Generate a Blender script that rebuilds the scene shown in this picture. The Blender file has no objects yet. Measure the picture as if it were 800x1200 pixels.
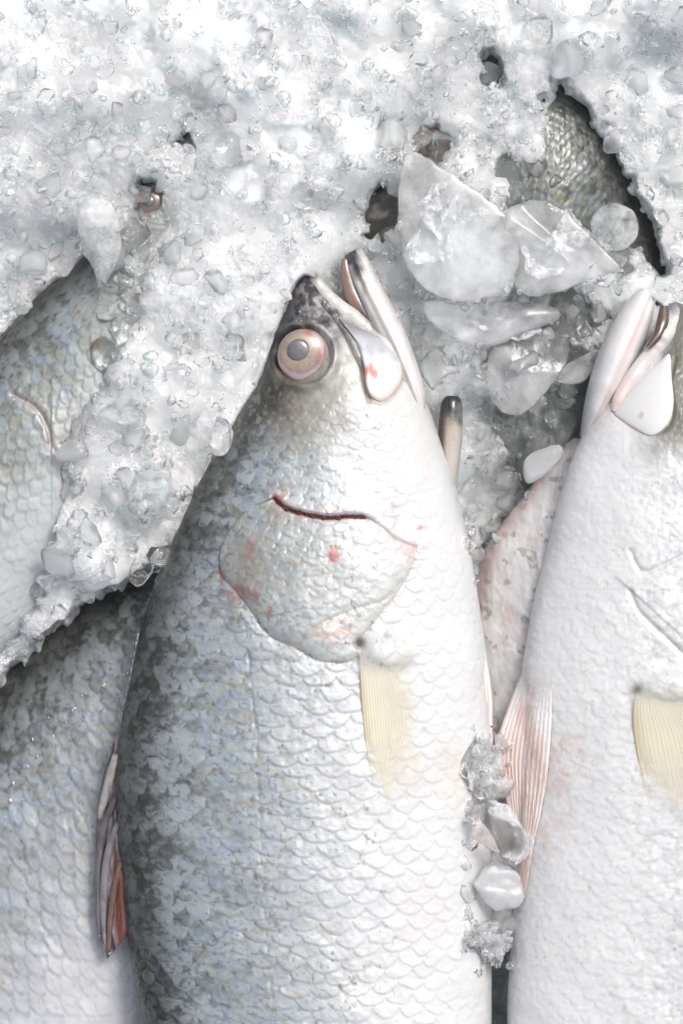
import bpy, math, random
import numpy as np
from mathutils import Vector, Euler, noise as mnoise

# ------------------------------------------------------------------ camera, world, sun, exposure
S = 0.0005                                   # metres per design unit (the picture is about 0.4 m wide)
scene = bpy.context.scene
col = scene.collection
cam_d = bpy.data.cameras.new('camera'); cam = bpy.data.objects.new('camera', cam_d); col.objects.link(cam)
CAM_Z = 3.0
cam.location = (0, 0, CAM_Z); cam.rotation_euler = (0, 0, 0)
cam_d.sensor_width = 36; cam_d.sensor_fit = 'AUTO'
cam_d.lens = 36 * (CAM_Z - 50*S) / 0.6
cam_d.clip_start = 0.05; cam_d.clip_end = 100
cam_d.dof.use_dof = True; cam_d.dof.focus_distance = CAM_Z - 75*S; cam_d.dof.aperture_fstop = 6.3
scene.camera = cam

SUN_EL, SUN_AZ = math.radians(58), math.radians(40)      # azimuth clockwise from +Y (towards the upper right)
w = bpy.data.worlds.new('World'); scene.world = w; w.use_nodes = True
nt = w.node_tree; nt.nodes.clear()
sky = nt.nodes.new('ShaderNodeTexSky'); sky.sky_type = 'NISHITA'; sky.sun_disc = False
sky.sun_elevation = SUN_EL; sky.sun_rotation = SUN_AZ
sky.air_density = 1.0; sky.dust_density = 6.0; sky.ozone_density = 1.0
hs = nt.nodes.new('ShaderNodeHueSaturation'); hs.inputs['Saturation'].default_value = 0.52
bg = nt.nodes.new('ShaderNodeBackground'); bg.inputs['Strength'].default_value = 0.13
wo = nt.nodes.new('ShaderNodeOutputWorld')
nt.links.new(sky.outputs[0], hs.inputs['Color']); nt.links.new(hs.outputs[0], bg.inputs[0]); nt.links.new(bg.outputs[0], wo.inputs[0])
sd = bpy.data.lights.new('sun', 'SUN'); sd.energy = 1.0; sd.angle = math.radians(14); sd.color = (1, 0.985, 0.96)
sun = bpy.data.objects.new('sun', sd); col.objects.link(sun)
dirv = Vector((math.sin(SUN_AZ)*math.cos(SUN_EL), math.cos(SUN_AZ)*math.cos(SUN_EL), math.sin(SUN_EL)))
sun.rotation_euler = dirv.to_track_quat('Z', 'Y').to_euler(); sun.location = dirv*4
vs = scene.view_settings; vs.view_transform = 'Standard'; vs.look = 'None'; vs.gamma = 1; vs.use_curve_mapping = False
vs.exposure = 0.5
cy = scene.cycles
cy.max_bounces = 48; cy.transmission_bounces = 48; cy.glossy_bounces = 8; cy.diffuse_bounces = 16; cy.transparent_max_bounces = 16
cy.use_denoising = True; cy.caustics_refractive = True; cy.caustics_reflective = True; cy.blur_glossy = 0.4
cy.sample_clamp_indirect = 30.0

# ------------------------------------------------------------------ helpers
rng = np.random.default_rng(11); random.seed(11)

def wpos(x, y, z): return np.stack([(x-400)*S, (600-y)*S, z*S], -1)

def hash2(ix, iy, seed=0):
    ix = np.asarray(ix).astype(np.int64); iy = np.asarray(iy).astype(np.int64)
    h = (ix*374761393 + iy*668265263 + seed*974634777) & 0xffffffff
    h = ((h ^ (h >> 13))*1274126177) & 0xffffffff
    h = ((h ^ (h >> 16))*2246822519) & 0xffffffff
    h = h ^ (h >> 13)
    return (h & 0xffffff)/float(0xffffff)

def vnoise(x, y, seed=0):
    ix = np.floor(x); iy = np.floor(y); fx = x-ix; fy = y-iy
    ux = fx*fx*fx*(fx*(fx*6-15)+10); uy = fy*fy*fy*(fy*(fy*6-15)+10)
    a = hash2(ix, iy, seed); b = hash2(ix+1, iy, seed); c = hash2(ix, iy+1, seed); d = hash2(ix+1, iy+1, seed)
    return (a*(1-ux)+b*ux)*(1-uy) + (c*(1-ux)+d*ux)*uy

def fbm(x, y, seed=0, octv=4, gain=.5):
    s = 0; a = 1; t = 0
    for o in range(octv):
        s = s + a*vnoise(x*2**o+o*17.3, y*2**o-o*9.1, seed+o*31); t += a; a *= gain
    return s/t

def sst(a, b, x):
    t = np.clip((x-a)/(b-a), 0, 1); return t*t*(3-2*t)

def lerp(a, b, t): return a + (b-a)*t

def mixc(c0, c1, t): return c0 + (np.asarray(c1)-c0)*t[..., None]

def pchip(xs, ys, x):
    xs = np.asarray(xs, float); ys = np.asarray(ys, float)
    h = np.diff(xs); d = np.diff(ys)/h
    m = np.zeros_like(ys); m[0] = d[0]; m[-1] = d[-1]
    for i in range(1, len(xs)-1):
        if d[i-1]*d[i] > 0:
            w1 = 2*h[i]+h[i-1]; w2 = h[i]+2*h[i-1]
            m[i] = (w1+w2)/(w1/d[i-1]+w2/d[i])
    i = np.clip(np.searchsorted(xs, x, side='right')-1, 0, len(xs)-2)
    t = np.clip((x-xs[i])/h[i], 0, 1)
    return ((1+2*t)*(1-t)**2*ys[i] + t*(1-t)**2*h[i]*m[i] + t*t*(3-2*t)*ys[i+1] + t*t*(t-1)*h[i]*m[i+1])

def poly_dist(x, y, pts, closed=False):
    pts = np.asarray(pts, float)
    d = np.full(np.shape(x), 1e9)
    n = len(pts)
    for i in range(n if closed else n-1):
        a = pts[i]; b = pts[(i+1) % n]; ab = b-a
        t = np.clip(((x-a[0])*ab[0]+(y-a[1])*ab[1])/(ab@ab+1e-9), 0, 1)
        d = np.minimum(d, np.hypot(x-a[0]-t*ab[0], y-a[1]-t*ab[1]))
    return d

def inside(x, y, pts):
    pts = np.asarray(pts, float); r = np.zeros(np.shape(x), bool); n = len(pts)
    for i in range(n):
        x0, y0 = pts[i]; x1, y1 = pts[(i+1) % n]
        if y0 == y1: continue
        c = ((y0 > y) != (y1 > y)) & (x < (x1-x0)*(y-y0)/(y1-y0)+x0)
        r ^= c
    return r

def smooth_poly(pts, n=8, closed=False):
    """Catmull-Rom through the points."""
    P = np.asarray(pts, float); out = []; m = len(P)
    rngi = range(m if closed else m-1)
    for i in rngi:
        if closed: p = [P[(i-1) % m], P[i], P[(i+1) % m], P[(i+2) % m]]
        else: p = [P[max(i-1, 0)], P[i], P[i+1], P[min(i+2, m-1)]]
        for k in range(n):
            t = k/n
            out.append(.5*((2*p[1])+(-p[0]+p[2])*t+(2*p[0]-5*p[1]+4*p[2]-p[3])*t*t+(-p[0]+3*p[1]-3*p[2]+p[3])*t**3))
    if not closed: out.append(P[-1])
    return np.array(out)

def make_mesh(name, V, F, colr=None, smooth=True):
    """V in metres, F an (n,4) or (n,3) int array or a list of both."""
    me = bpy.data.meshes.new(name)
    Fs = F if isinstance(F, list) else [F]
    V = np.asarray(V, np.float32).reshape(-1, 3)
    nl = sum(f.size for f in Fs); nf = sum(len(f) for f in Fs)
    me.vertices.add(len(V)); me.vertices.foreach_set('co', V.ravel())
    me.loops.add(nl); me.loops.foreach_set('vertex_index', np.concatenate([f.ravel() for f in Fs]).astype(np.int32))
    me.polygons.add(nf)
    tot = np.concatenate([np.full(len(f), f.shape[1], np.int32) for f in Fs])
    me.polygons.foreach_set('loop_start', np.concatenate([[0], np.cumsum(tot)[:-1]]).astype(np.int32))
    me.polygons.foreach_set('use_smooth', np.full(nf, smooth))
    me.update(calc_edges=True); me.validate()
    if colr is not None:
        c = np.ones((len(V), 4), np.float32); colr = np.asarray(colr).reshape(len(V), -1); c[:, :colr.shape[1]] = colr
        at = me.color_attributes.new('Col', 'FLOAT_COLOR', 'POINT'); at.data.foreach_set('color', c.ravel())
    return me

def add_obj(name, me, mat, parent=None, loc=None):
    o = bpy.data.objects.new(name, me); col.objects.link(o)
    if mat is not None and not me.materials: me.materials.append(mat)
    if loc is not None: o.location = loc
    if parent is not None:
        o.parent = parent; o.matrix_parent_inverse = parent.matrix_world.inverted()
    return o

def tag(o, label=None, cat=None, group=None, kind=None):
    for k, v in (('label', label), ('category', cat), ('group', group), ('kind', kind)):
        if v: o[k] = v
    return o

def thing(name, x, y, z, label, cat, group=None):
    o = bpy.data.objects.new(name, None); col.objects.link(o); o.empty_display_size = .02
    o.location = wpos(np.array(x), np.array(y), np.array(z)).tolist()
    bpy.context.view_layer.update()
    return tag(o, label, cat, group)

def grid_faces(R, C, wrap=False, flip=False):
    i = np.arange(R*C).reshape(R, C)
    if wrap: i = np.concatenate([i, i[:, :1]], 1)
    f = np.stack([i[:-1, :-1], i[1:, :-1], i[1:, 1:], i[:-1, 1:]], -1).reshape(-1, 4)
    return f[:, ::-1].copy() if flip else f

# ------------------------------------------------------------------ materials
def new_mat(name):
    m = bpy.data.materials.new(name); m.use_nodes = True
    nt = m.node_tree; nt.nodes.clear()
    out = nt.nodes.new('ShaderNodeOutputMaterial'); p = nt.nodes.new('ShaderNodeBsdfPrincipled')
    nt.links.new(p.outputs[0], out.inputs[0])
    return m, nt, p, out

def noise_node(nt, scale, detail=3, rough=.55, coord='Object'):
    tc = nt.nodes.new('ShaderNodeTexCoord'); n = nt.nodes.new('ShaderNodeTexNoise')
    n.inputs['Scale'].default_value = scale; n.inputs['Detail'].default_value = detail; n.inputs['Roughness'].default_value = rough
    nt.links.new(tc.outputs[coord], n.inputs['Vector']); return n

def ramp(nt, src, a, b, va, vb):
    mr = nt.nodes.new('ShaderNodeMapRange'); mr.inputs[1].default_value = a; mr.inputs[2].default_value = b
    mr.inputs[3].default_value = va; mr.inputs[4].default_value = vb; nt.links.new(src, mr.inputs[0]); return mr.outputs[0]

def skin_mat(name, rough=.3, coat=.4, bump=.15, metal=.0, sss=0.0, film=False, bscale=900):
    m, nt, p, out = new_mat(name)
    a = nt.nodes.new('ShaderNodeAttribute'); a.attribute_name = 'Col'
    mul = nt.nodes.new('ShaderNodeVectorMath'); mul.operation = 'SCALE'; mul.inputs['Scale'].default_value = .69
    nt.links.new(a.outputs['Color'], mul.inputs[0]); nt.links.new(mul.outputs[0], p.inputs['Base Color'])
    n = noise_node(nt, bscale, 4)
    nt.links.new(ramp(nt, n.outputs[0], .3, .7, rough*.7, rough*1.4), p.inputs['Roughness'])
    b = nt.nodes.new('ShaderNodeBump'); b.inputs['Strength'].default_value = bump; b.inputs['Distance'].default_value = .0006
    nt.links.new(n.outputs[0], b.inputs['Height']); nt.links.new(b.outputs[0], p.inputs['Normal'])
    p.inputs['Coat Weight'].default_value = coat; p.inputs['Coat Roughness'].default_value = .12
    p.inputs['Metallic'].default_value = metal
    if metal:
        mm = nt.nodes.new('ShaderNodeMath'); mm.operation = 'MULTIPLY'; mm.inputs[1].default_value = metal
        nt.links.new(a.outputs['Alpha'], mm.inputs[0]); nt.links.new(mm.outputs[0], p.inputs['Metallic'])
    if sss:
        p.inputs['Subsurface Weight'].default_value = sss; p.inputs['Subsurface Scale'].default_value = .004
        p.inputs['Subsurface Radius'].default_value = (1, .6, .5)
    return m

M = {}
M['skin'] = skin_mat('fish_skin', .42, .3, .12, metal=.28)
M['jaw'] = skin_mat('jaw_skin', .3, .5, .12)
M['eye'] = skin_mat('eye_gloss', .12, 1.0, .02)
M['flesh'] = skin_mat('wet_flesh', .22, .8, .3)

def fin_mat():
    m, nt, p, out = new_mat('fin_membrane')
    a = nt.nodes.new('ShaderNodeAttribute'); a.attribute_name = 'Col'
    nt.links.new(a.outputs['Color'], p.inputs['Base Color']); nt.links.new(a.outputs['Alpha'], p.inputs['Alpha'])
    p.inputs['Roughness'].default_value = .3; p.inputs['Coat Weight'].default_value = .4
    return m
M['fin'] = fin_mat()

def ice_bed_mat():
    m, nt, p, out = new_mat('packed_ice')
    a = nt.nodes.new('ShaderNodeAttribute'); a.attribute_name = 'Col'
    nt.links.new(a.outputs['Color'], p.inputs['Base Color'])
    n = noise_node(nt, 260, 5, .62); n2 = noise_node(nt, 1100, 3)
    nt.links.new(ramp(nt, n.outputs[0], .3, .7, .05, .25), p.inputs['Roughness'])
    b = nt.nodes.new('ShaderNodeBump'); b.inputs['Strength'].default_value = .12; b.inputs['Distance'].default_value = .003
    b2 = nt.nodes.new('ShaderNodeBump'); b2.inputs['Strength'].default_value = .3; b2.inputs['Distance'].default_value = .0008
    nt.links.new(n.outputs[0], b.inputs['Height']); nt.links.new(n2.outputs[0], b2.inputs['Height'])
    nt.links.new(b.outputs[0], b2.inputs['Normal']); nt.links.new(b2.outputs[0], p.inputs['Normal'])
    p.inputs['IOR'].default_value = 1.31; p.inputs['Specular IOR Level'].default_value = .6
    p.inputs['Transmission Weight'].default_value = .0
    p.inputs['Subsurface Weight'].default_value = 1; p.inputs['Subsurface Scale'].default_value = .014
    p.inputs['Subsurface Radius'].default_value = (.9, 1, 1)
    p.inputs['Coat Weight'].default_value = .0
    return m
M['bed'] = ice_bed_mat()

def ice_mat(name, rough, milk_lo, milk_hi, tint=(.995, 1, 1), scale=60, bump=.3, milkcol=(.86, .91, .925), sss=.012):
    """clear ice with clouds of trapped bubbles"""
    m, nt, p, out = new_mat(name)
    p.inputs['Base Color'].default_value = (*tint, 1); p.inputs['Transmission Weight'].default_value = 1
    p.inputs['IOR'].default_value = 1.31; p.inputs['Roughness'].default_value = rough
    n = noise_node(nt, scale, 5, .65); n2 = noise_node(nt, scale*6, 3)
    b = nt.nodes.new('ShaderNodeBump'); b.inputs['Strength'].default_value = bump; b.inputs['Distance'].default_value = .002
    nt.links.new(n2.outputs[0], b.inputs['Height']); nt.links.new(b.outputs[0], p.inputs['Normal'])
    q = nt.nodes.new('ShaderNodeBsdfPrincipled'); q.inputs['Base Color'].default_value = (*milkcol, 1)
    q.inputs['Roughness'].default_value = .15; q.inputs['IOR'].default_value = 1.31
    q.inputs['Subsurface Weight'].default_value = 1; q.inputs['Subsurface Scale'].default_value = sss
    q.inputs['Subsurface Radius'].default_value = (.9, 1, 1)
    nt.links.new(b.outputs[0], q.inputs['Normal'])
    mx = nt.nodes.new('ShaderNodeMixShader')
    nt.links.new(ramp(nt, n.outputs[0], .35, .65, milk_lo, milk_hi), mx.inputs[0])
    nt.links.new(p.outputs[0], mx.inputs[1]); nt.links.new(q.outputs[0], mx.inputs[2]); nt.links.new(mx.outputs[0], out.inputs[0])
    return m
M['ice_clear'] = ice_mat('clear_ice', .02, .0, .35, scale=90)
M['ice_glass'] = ice_mat('glassy_ice', .015, .0, .06, scale=90, bump=.25)
M['ice_skin'] = ice_mat('melting_ice_skin', .012, .0, .2, scale=22, bump=.03, milkcol=(.87, .925, .94))
M['ice_shard'] = ice_mat('splintered_ice', .02, .0, .3, scale=70, bump=.2, milkcol=(.87, .925, .94))
M['ice_milky'] = ice_mat('milky_ice', .02, .06, .42, scale=24, bump=.1)
M['ice_plate'] = ice_mat('cloudy_plate_ice', .03, .06, .34, scale=30, bump=.1, milkcol=(.84, .87, .88))
def crack_mat():
    m, nt, p, out = new_mat('white_crack')
    p.inputs['Base Color'].default_value = (.93, .95, .96, 1); p.inputs['Roughness'].default_value = .4
    n = noise_node(nt, 260, 5, .75); nt.links.new(ramp(nt, n.outputs[0], .40, .75, 0, .5), p.inputs['Alpha']); return m
M['crack'] = crack_mat()
M['ice_grey'] = ice_mat('grey_ice', .18, .25, .4, scale=30, bump=.12, milkcol=(.74, .75, .77))

m, nt_, p, _ = new_mat('black_tray_plastic')
p.inputs['Base Color'].default_value = (.012, .012, .013, 1); n = noise_node(nt_, 300, 3)
nt_.links.new(ramp(nt_, n.outputs[0], .3, .7, .35, .6), p.inputs['Roughness']); M['tray'] = m

# ------------------------------------------------------------------ the tray everything lies in
tr = make_mesh('tray_floor', wpos(np.array([-700, 1500, 1500, -700.]), np.array([2100, 2100, -500, -500.]), np.full(4, -260.)), np.array([[0, 1, 2, 3]]))
tag(add_obj('tray_floor', tr, M['tray']), kind='structure')

# ------------------------------------------------------------------ height map of what stands so far (design units, 2 units a cell)
HM_X0, HM_Y0, HM_N, HM_M = -200, -200, 600, 850
hmap = np.full((HM_M, HM_N), -250.0)
def splat(x, y, z):
    ix = np.rint((x-HM_X0)/2).astype(int).ravel(); iy = np.rint((y-HM_Y0)/2).astype(int).ravel(); z = np.ravel(z)
    ok = (ix >= 0) & (iy >= 0) & (ix < HM_N) & (iy < HM_M)
    np.maximum.at(hmap, (iy[ok], ix[ok]), z[ok])
def splat_wide(x, y, z):
    for a in (-1.3, 0, 1.3):
        for b in (-1.3, 0, 1.3): splat(np.asarray(x)+a, np.asarray(y)+b, z)
def top_soft(x, y):
    return sum(top_at(np.asarray(x)+a, np.asarray(y)+b) for a in (-4, 0, 4) for b in (-4, 0, 4))/9
def top_at(x, y):
    ix = np.clip(np.rint((np.asarray(x)-HM_X0)/2).astype(int), 0, HM_N-1); iy = np.clip(np.rint((np.asarray(y)-HM_Y0)/2).astype(int), 0, HM_M-1)
    return hmap[iy, ix]

# ------------------------------------------------------------------ fish
def scale_pattern(s, t, Lr, W, seed, jit=.16):
    """overlapping scales: returns rise 0..1, per-scale random, distance to the free edge, sideways place"""
    i0 = np.floor(s/Lr)
    def cand(i):
        off = .5*(np.mod(i, 2)); u = t/W-off; j = np.floor(u+.5); dx = u-j
        r = hash2(i, j, seed)
        e = (i+1)*Lr + Lr*(np.sqrt(np.clip(1-(2*dx)**2, 0, 1))*.95 + (r-.5)*jit*2)
        return e, dx, r
    e1, dx1, r1 = cand(i0-1); e0, dx0, r0 = cand(i0)
    up = s < e1
    e = np.where(up, e1, e0); dx = np.where(up, dx1, dx0); r = np.where(up, r1, r0); i = np.where(up, i0-1, i0)
    rise = np.clip((s-i*Lr)/(e-i*Lr+1e-6), 0, 1.05)*(.3+.7*sst(-.5, 4.0, e-s))
    return rise, r, e-s, dx

def fish_surface(st, ncol, step=1.3, out_step=9, p=.9, z_flat=1.0, frame=(-25, -25, 825, 1225)):
    """st rows: Lx,Ly,Rx,Ry,half thickness,z of the mid plane. L is the back edge, R the belly edge."""
    st = np.asarray(st, float)
    mid = (st[:, :2]+st[:, 2:4])/2
    q = np.concatenate([[0], np.cumsum(np.maximum(np.hypot(*np.diff(mid, axis=0).T), 1))])
    fine = np.arange(0, q[-1], step)
    keep = []; last = -99
    L0 = np.stack([pchip(q, st[:, k], fine) for k in range(4)], 1)
    vis = ~((np.maximum(L0[:, 0], L0[:, 2]) < frame[0]) | (np.minimum(L0[:, 0], L0[:, 2]) > frame[2]) | (np.maximum(L0[:, 1], L0[:, 3]) < frame[1]) | (np.minimum(L0[:, 1], L0[:, 3]) > frame[3]))
    for k in range(len(fine)):
        if vis[k] or k-last >= out_step or k == len(fine)-1: keep.append(fine[k]); last = k
    s = np.array(keep)
    A = np.stack([pchip(q, st[:, k], s) for k in range(6)], 1)
    phi = np.linspace(0, math.pi, ncol)
    c = (1-np.cos(phi))/2
    x = lerp(A[:, 0:1], A[:, 2:3], c[None]); y = lerp(A[:, 1:2], A[:, 3:4], c[None])
    prof = np.sin(phi)**p
    z = A[:, 5:6] + A[:, 4:5]*prof[None]
    return dict(s=np.repeat(s[:, None], ncol, 1), c=np.repeat(c[None], len(s), 0), x=x, y=y, z=z, A=A, ncol=ncol, prof=prof, phi=phi)

def normals(x, y, z):
    P = np.stack([x, -y, z], -1)
    du = np.gradient(P, axis=0); dv = np.gradient(P, axis=1)
    n = np.cross(dv, du); n *= np.sign(n[n.shape[0]//2, n.shape[1]//2, 2])
    l = np.linalg.norm(n, axis=-1, keepdims=True); l[l < 1e-9] = 1
    n = n/l
    n[..., 2] = np.abs(n[..., 2])
    return n

def build_body(g, disp, rgb, alpha, parent, name='body', mat='skin', split=None, nbot=14):
    """one closed mesh: dense displaced upper side, light under side; `split` (mask, name) lifts faces into an own part"""
    n = normals(g['x'], g['y'], g['z'])
    fade = np.minimum(1, np.sin(g['phi'])*6)[None]
    d = disp*fade
    x = g['x']+n[..., 0]*d; y = g['y']-n[..., 1]*d; z = g['z']+n[..., 2]*d
    g['X'], g['Y'], g['Z'] = x, y, z
    splat(x, y, z)
    R, C = x.shape
    V = wpos(x, y, z).reshape(-1, 3)
    cc = np.concatenate([rgb, alpha[..., None]], -1).reshape(-1, 4)
    F = grid_faces(R, C)
    # under side
    ph = np.linspace(0, math.pi, nbot+2)[1:-1]; cb = (1-np.cos(ph))/2
    A = g['A']
    bx = lerp(A[:, 0:1], A[:, 2:3], cb[None]); by = lerp(A[:, 1:2], A[:, 3:4], cb[None]); bz = A[:, 5:6]-.8*A[:, 4:5]*np.sin(ph)[None]**.9
    base = len(V)
    V = np.concatenate([V, wpos(bx, by, bz).reshape(-1, 3)])
    ci = np.rint(cb*(C-1)).astype(int)
    cc = np.concatenate([cc, np.concatenate([rgb, alpha[..., None]], -1)[:, ci].reshape(-1, 4)])
    ib = np.arange(R*nbot).reshape(R, nbot)+base
    it = np.arange(R*C).reshape(R, C)
    ring = np.concatenate([it[:, :1], ib, it[:, -1:]], 1)
    Fb = np.stack([ring[:-1, :-1], ring[:-1, 1:], ring[1:, 1:], ring[1:, :-1]], -1).reshape(-1, 4)
    parts = []
    if split is None: groups = [(name, np.concatenate([F, Fb]))]
    else:
        groups = []; left = np.ones(len(F), bool)
        for mask, nm in split:
            fm = (mask[:-1, :-1] & mask[1:, 1:] & mask[1:, :-1] & mask[:-1, 1:]).ravel() & left
            left &= ~fm; groups.append((nm, F[fm]))
        groups.insert(0, (name, np.concatenate([F[left], Fb])))
    for nm, f in groups:
        if len(f) == 0: continue
        used = np.unique(f); remap = np.full(len(V), -1); remap[used] = np.arange(len(used))
        parts.append(add_obj(nm, make_mesh(nm, V[used], remap[f], cc[used]), M[mat], parent))
    return parts

def ribbon(name, pts, widths, hgt, colr_fn, parent, mat='jaw', lift=0, nsub=6, ncirc=14, zfix=None, noise_amp=.6, seed=1, grooves=()):
    """a rounded tapering band along pts that lies on what is below it"""
    P = smooth_poly(np.column_stack([pts, widths]), nsub)
    xy = P[:, :2]; wd = np.maximum(P[:, 2], .4)
    tg = np.gradient(xy, axis=0); tg /= np.linalg.norm(tg, axis=1, keepdims=True)+1e-9
    nn = np.column_stack([-tg[:, 1], tg[:, 0]])
    if zfix is None: zc = top_at(xy[:, 0], xy[:, 1])+lift
    else: zc = np.interp(np.linspace(0, 1, len(xy)), np.linspace(0, 1, len(zfix)), zfix)
    k = np.ones(5)/5
    zc = np.convolve(np.pad(zc, 2, mode='edge'), k, 'valid')
    hh = np.interp(np.linspace(0, 1, len(xy)), np.linspace(0, 1, len(hgt)), hgt)
    a = np.linspace(0, 2*math.pi, ncirc, endpoint=False)
    ca = np.cos(a); sa = np.sin(a)
    X = xy[:, :1]+nn[:, :1]*wd[:, None]*ca; Y = xy[:, 1:]+nn[:, 1:]*wd[:, None]*ca
    Z = zc[:, None]+hh[:, None]*sa
    Z = Z+(fbm(X/9, Y/9, seed)-.5)*noise_amp*2
    for gv, gd, gw in grooves: Z = Z-gd*np.exp(-((ca[None]*.5+.5-gv)/gw)**2)*(sa[None] > 0)
    u = np.repeat(np.linspace(0, 1, len(xy))[:, None], ncirc, 1); v = np.repeat((ca*.5+.5)[None], len(xy), 0)
    splat_wide(X, Y, Z)
    c = colr_fn(u, v, X, Y)
    V = wpos(X, Y, Z); F = grid_faces(len(xy), ncirc, wrap=True)
    caps = [np.arange(ncirc)[None, ::-1].copy(), (np.arange(ncirc)+(len(xy)-1)*ncirc)[None]]
    return add_obj(name, make_mesh(name, V.reshape(-1, 3), [F]+caps, c.reshape(-1, c.shape[-1])), M[mat], parent)

def plate(name, outline, hgt, colr_fn, parent, mat='jaw', nr=14):
    P = smooth_poly(outline, 8, True); cen = P.mean(0); na = len(P)
    rr = np.concatenate([np.linspace(0, .8, nr-5), [.88, .94, .975, 1, 1.0]])[:, None]
    X = cen[0]+(P[:, 0]-cen[0])*rr; Y = cen[1]+(P[:, 1]-cen[1])*rr
    sx = (X-cen[0])/40; sy = (Y-cen[1])/40; B = np.stack([np.ones_like(sx), sx, sy, sx*sx, sx*sy, sy*sy], -1)
    q_ = np.linalg.lstsq(B.reshape(-1, 6), top_soft(X, Y).ravel(), rcond=None)[0]
    Z = B@q_-.5+hgt*np.sqrt(np.clip(1-rr**4, 0, 1)); Z[-1] -= 8
    splat_wide(X[:-1], Y[:-1], Z[:-1]); c = colr_fn(rr+0*X, 0*X, X, Y)
    return add_obj(name, make_mesh(name, wpos(X, Y, Z).reshape(-1, 3), grid_faces(nr, na, wrap=True, flip=True), c.reshape(-1, c.shape[-1])), M[mat], parent)

def const_col(c, amp=.12, seed=3, sc=6):
    c = np.array(c)
    def f(u, v, X, Y):
        return np.clip(c*(1+(fbm(X/sc, Y/sc, seed)[..., None]-.5)*2*amp), 0, 1)
    return f

def dome(name, cx, cy, rx, ry, zc, hz, colr_fn, parent, mat='eye', nr=16, na=40, rot=0, power=1.0):
    r = np.linspace(0, 1, nr)[:, None]; a = np.linspace(0, 2*math.pi, na, endpoint=False)[None]
    X0 = r*np.cos(a); Y0 = r*np.sin(a)
    X = cx+rx*X0*math.cos(rot)-ry*Y0*math.sin(rot); Y = cy+rx*X0*math.sin(rot)+ry*Y0*math.cos(rot)
    Z = zc+hz*np.sqrt(np.clip(1-r**2, 0, 1))**power+0*a
    # skirt going down into the socket
    X = np.concatenate([X, X[-1:]]); Y = np.concatenate([Y, Y[-1:]]); Z = np.concatenate([Z, Z[-1:]-8])
    rr = np.concatenate([r+0*a, 1+0*a]); aa = np.repeat(a, nr+1, 0)
    splat(X, Y, Z)
    c = colr_fn(rr, aa, X, Y)
    return add_obj(name, make_mesh(name, wpos(X, Y, Z).reshape(-1, 3), grid_faces(nr+1, na, wrap=True, flip=True), c.reshape(-1, c.shape[-1])), M[mat], parent)

def eye(cx, cy, r, parent, dull=0.0, off=(-6, -6), lift=0):
    z = float(top_at(cx, cy))+lift
    def gl(rr, aa, X, Y):
        ring = np.hypot(X-cx-off[0]*.7, Y-cy-off[1]*.7)/r
        c = np.zeros(X.shape+(3,))+np.array([.55, .43, .45])
        c = mixc(c, [.42, .34, .25], sst(.80, .62, ring))
        c = mixc(c, [.2, .11, .07], sst(.1, 0, np.abs(ring-.76))*.6)
        c = mixc(c, [.36, .05, .05], sst(.4, .7, fbm(X/9, Y/14, 5))*sst(.55, .72, ring)*sst(1.1, .85, ring)*sst(.2, .9, np.cos(aa+.55)))
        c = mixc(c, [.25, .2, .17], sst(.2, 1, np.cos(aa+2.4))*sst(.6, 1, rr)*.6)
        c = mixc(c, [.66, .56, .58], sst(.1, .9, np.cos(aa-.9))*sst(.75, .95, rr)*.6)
        c = mixc(c, [.24, .19, .13], sst(.5, .72, fbm(aa*4, ring*2, 21, 3))*sst(.85, .6, ring)*.5)
        c = mixc(c, [.7, .6, .55], sst(.94, 1.05, ring)*.6*fbm(X/8, Y/8, 8))
        c = c*(1-dull)+np.array([.17, .12, .10])*dull
        return np.clip(c*(.85+.3*fbm(X/5, Y/5, 9)[..., None]), 0, 1)
    e = dome('eye', cx, cy, r, r*1.02, z-1, r*.30, gl, parent)
    px, py = cx+off[0], cy+off[1]; rp = r*.44
    zt = z-1+r*.30*math.sqrt(max(0, 1-(math.hypot(*off)/r)**2))
    def ir(rr, aa, X, Y): return np.clip(np.array([.50, .40, .28])*(1-.7*dull)*(.8+.5*fbm(X/3, Y/3, 4)[..., None]), 0, 1)
    dome('iris', px, py, rp*1.09, rp*1.09, zt-1.6, 2.2, ir, e, nr=5, na=28)
    def pu(rr, aa, X, Y): return np.clip(np.array([.175, .16, .172])*(.75+.5*fbm(X/6, Y/6, 6)[..., None]), 0, 1)
    dome('pupil', px, py, rp, rp, zt-.8, 2.6, pu, e, nr=6, na=28)
    return e

# ---- the central fish
CF_Z = 10
cf_rows = [  # y, left x, right x, half thickness
 (319, 355, 360, 1), (322, 351, 366, 9), (328, 346, 373, 16), (336, 341.5, 378, 22), (350, 336, 393, 31), (365, 330.5, 410, 39), (380, 325, 428, 46), (395, 319.5, 443, 52),
 (410, 314.5, 458, 57), (425, 309, 470, 61), (440, 303, 481, 65), (460, 293, 494, 69), (480, 280.5, 504, 73), (500, 268, 511, 76), (520, 256, 518, 78), (540, 246, 525, 80),
 (560, 235.5, 532, 82), (600, 215, 542, 86), (640, 198, 551, 89), (680, 181.5, 558, 92), (720, 168, 564, 94), (760, 158, 570, 96), (800, 150.5, 573.5, 97), (840, 141.5, 575.5, 98),
 (880, 135, 576.5, 99), (920, 132.5, 577, 99), (960, 133, 577, 99), (1000, 136, 577, 99), (1050, 141.5, 577, 98), (1100, 148, 577, 97), (1150, 156, 577, 95), (1200, 167, 577, 93),
 (1300, 190, 572, 87), (1450, 232, 545, 72), (1600, 285, 490, 48), (1700, 315, 455, 32), (1780, 325, 445, 20)]
cf = thing('whole_fish', 355, 760, -70, 'large silver fish lying head up in the middle, with open mouth and clouded pink eye', 'fish', 'whole fish laid on ice')
g = fish_surface([(l, y, r, y, h, CF_Z) for y, l, r, h in cf_rows], 470, step=1.25)
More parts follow.
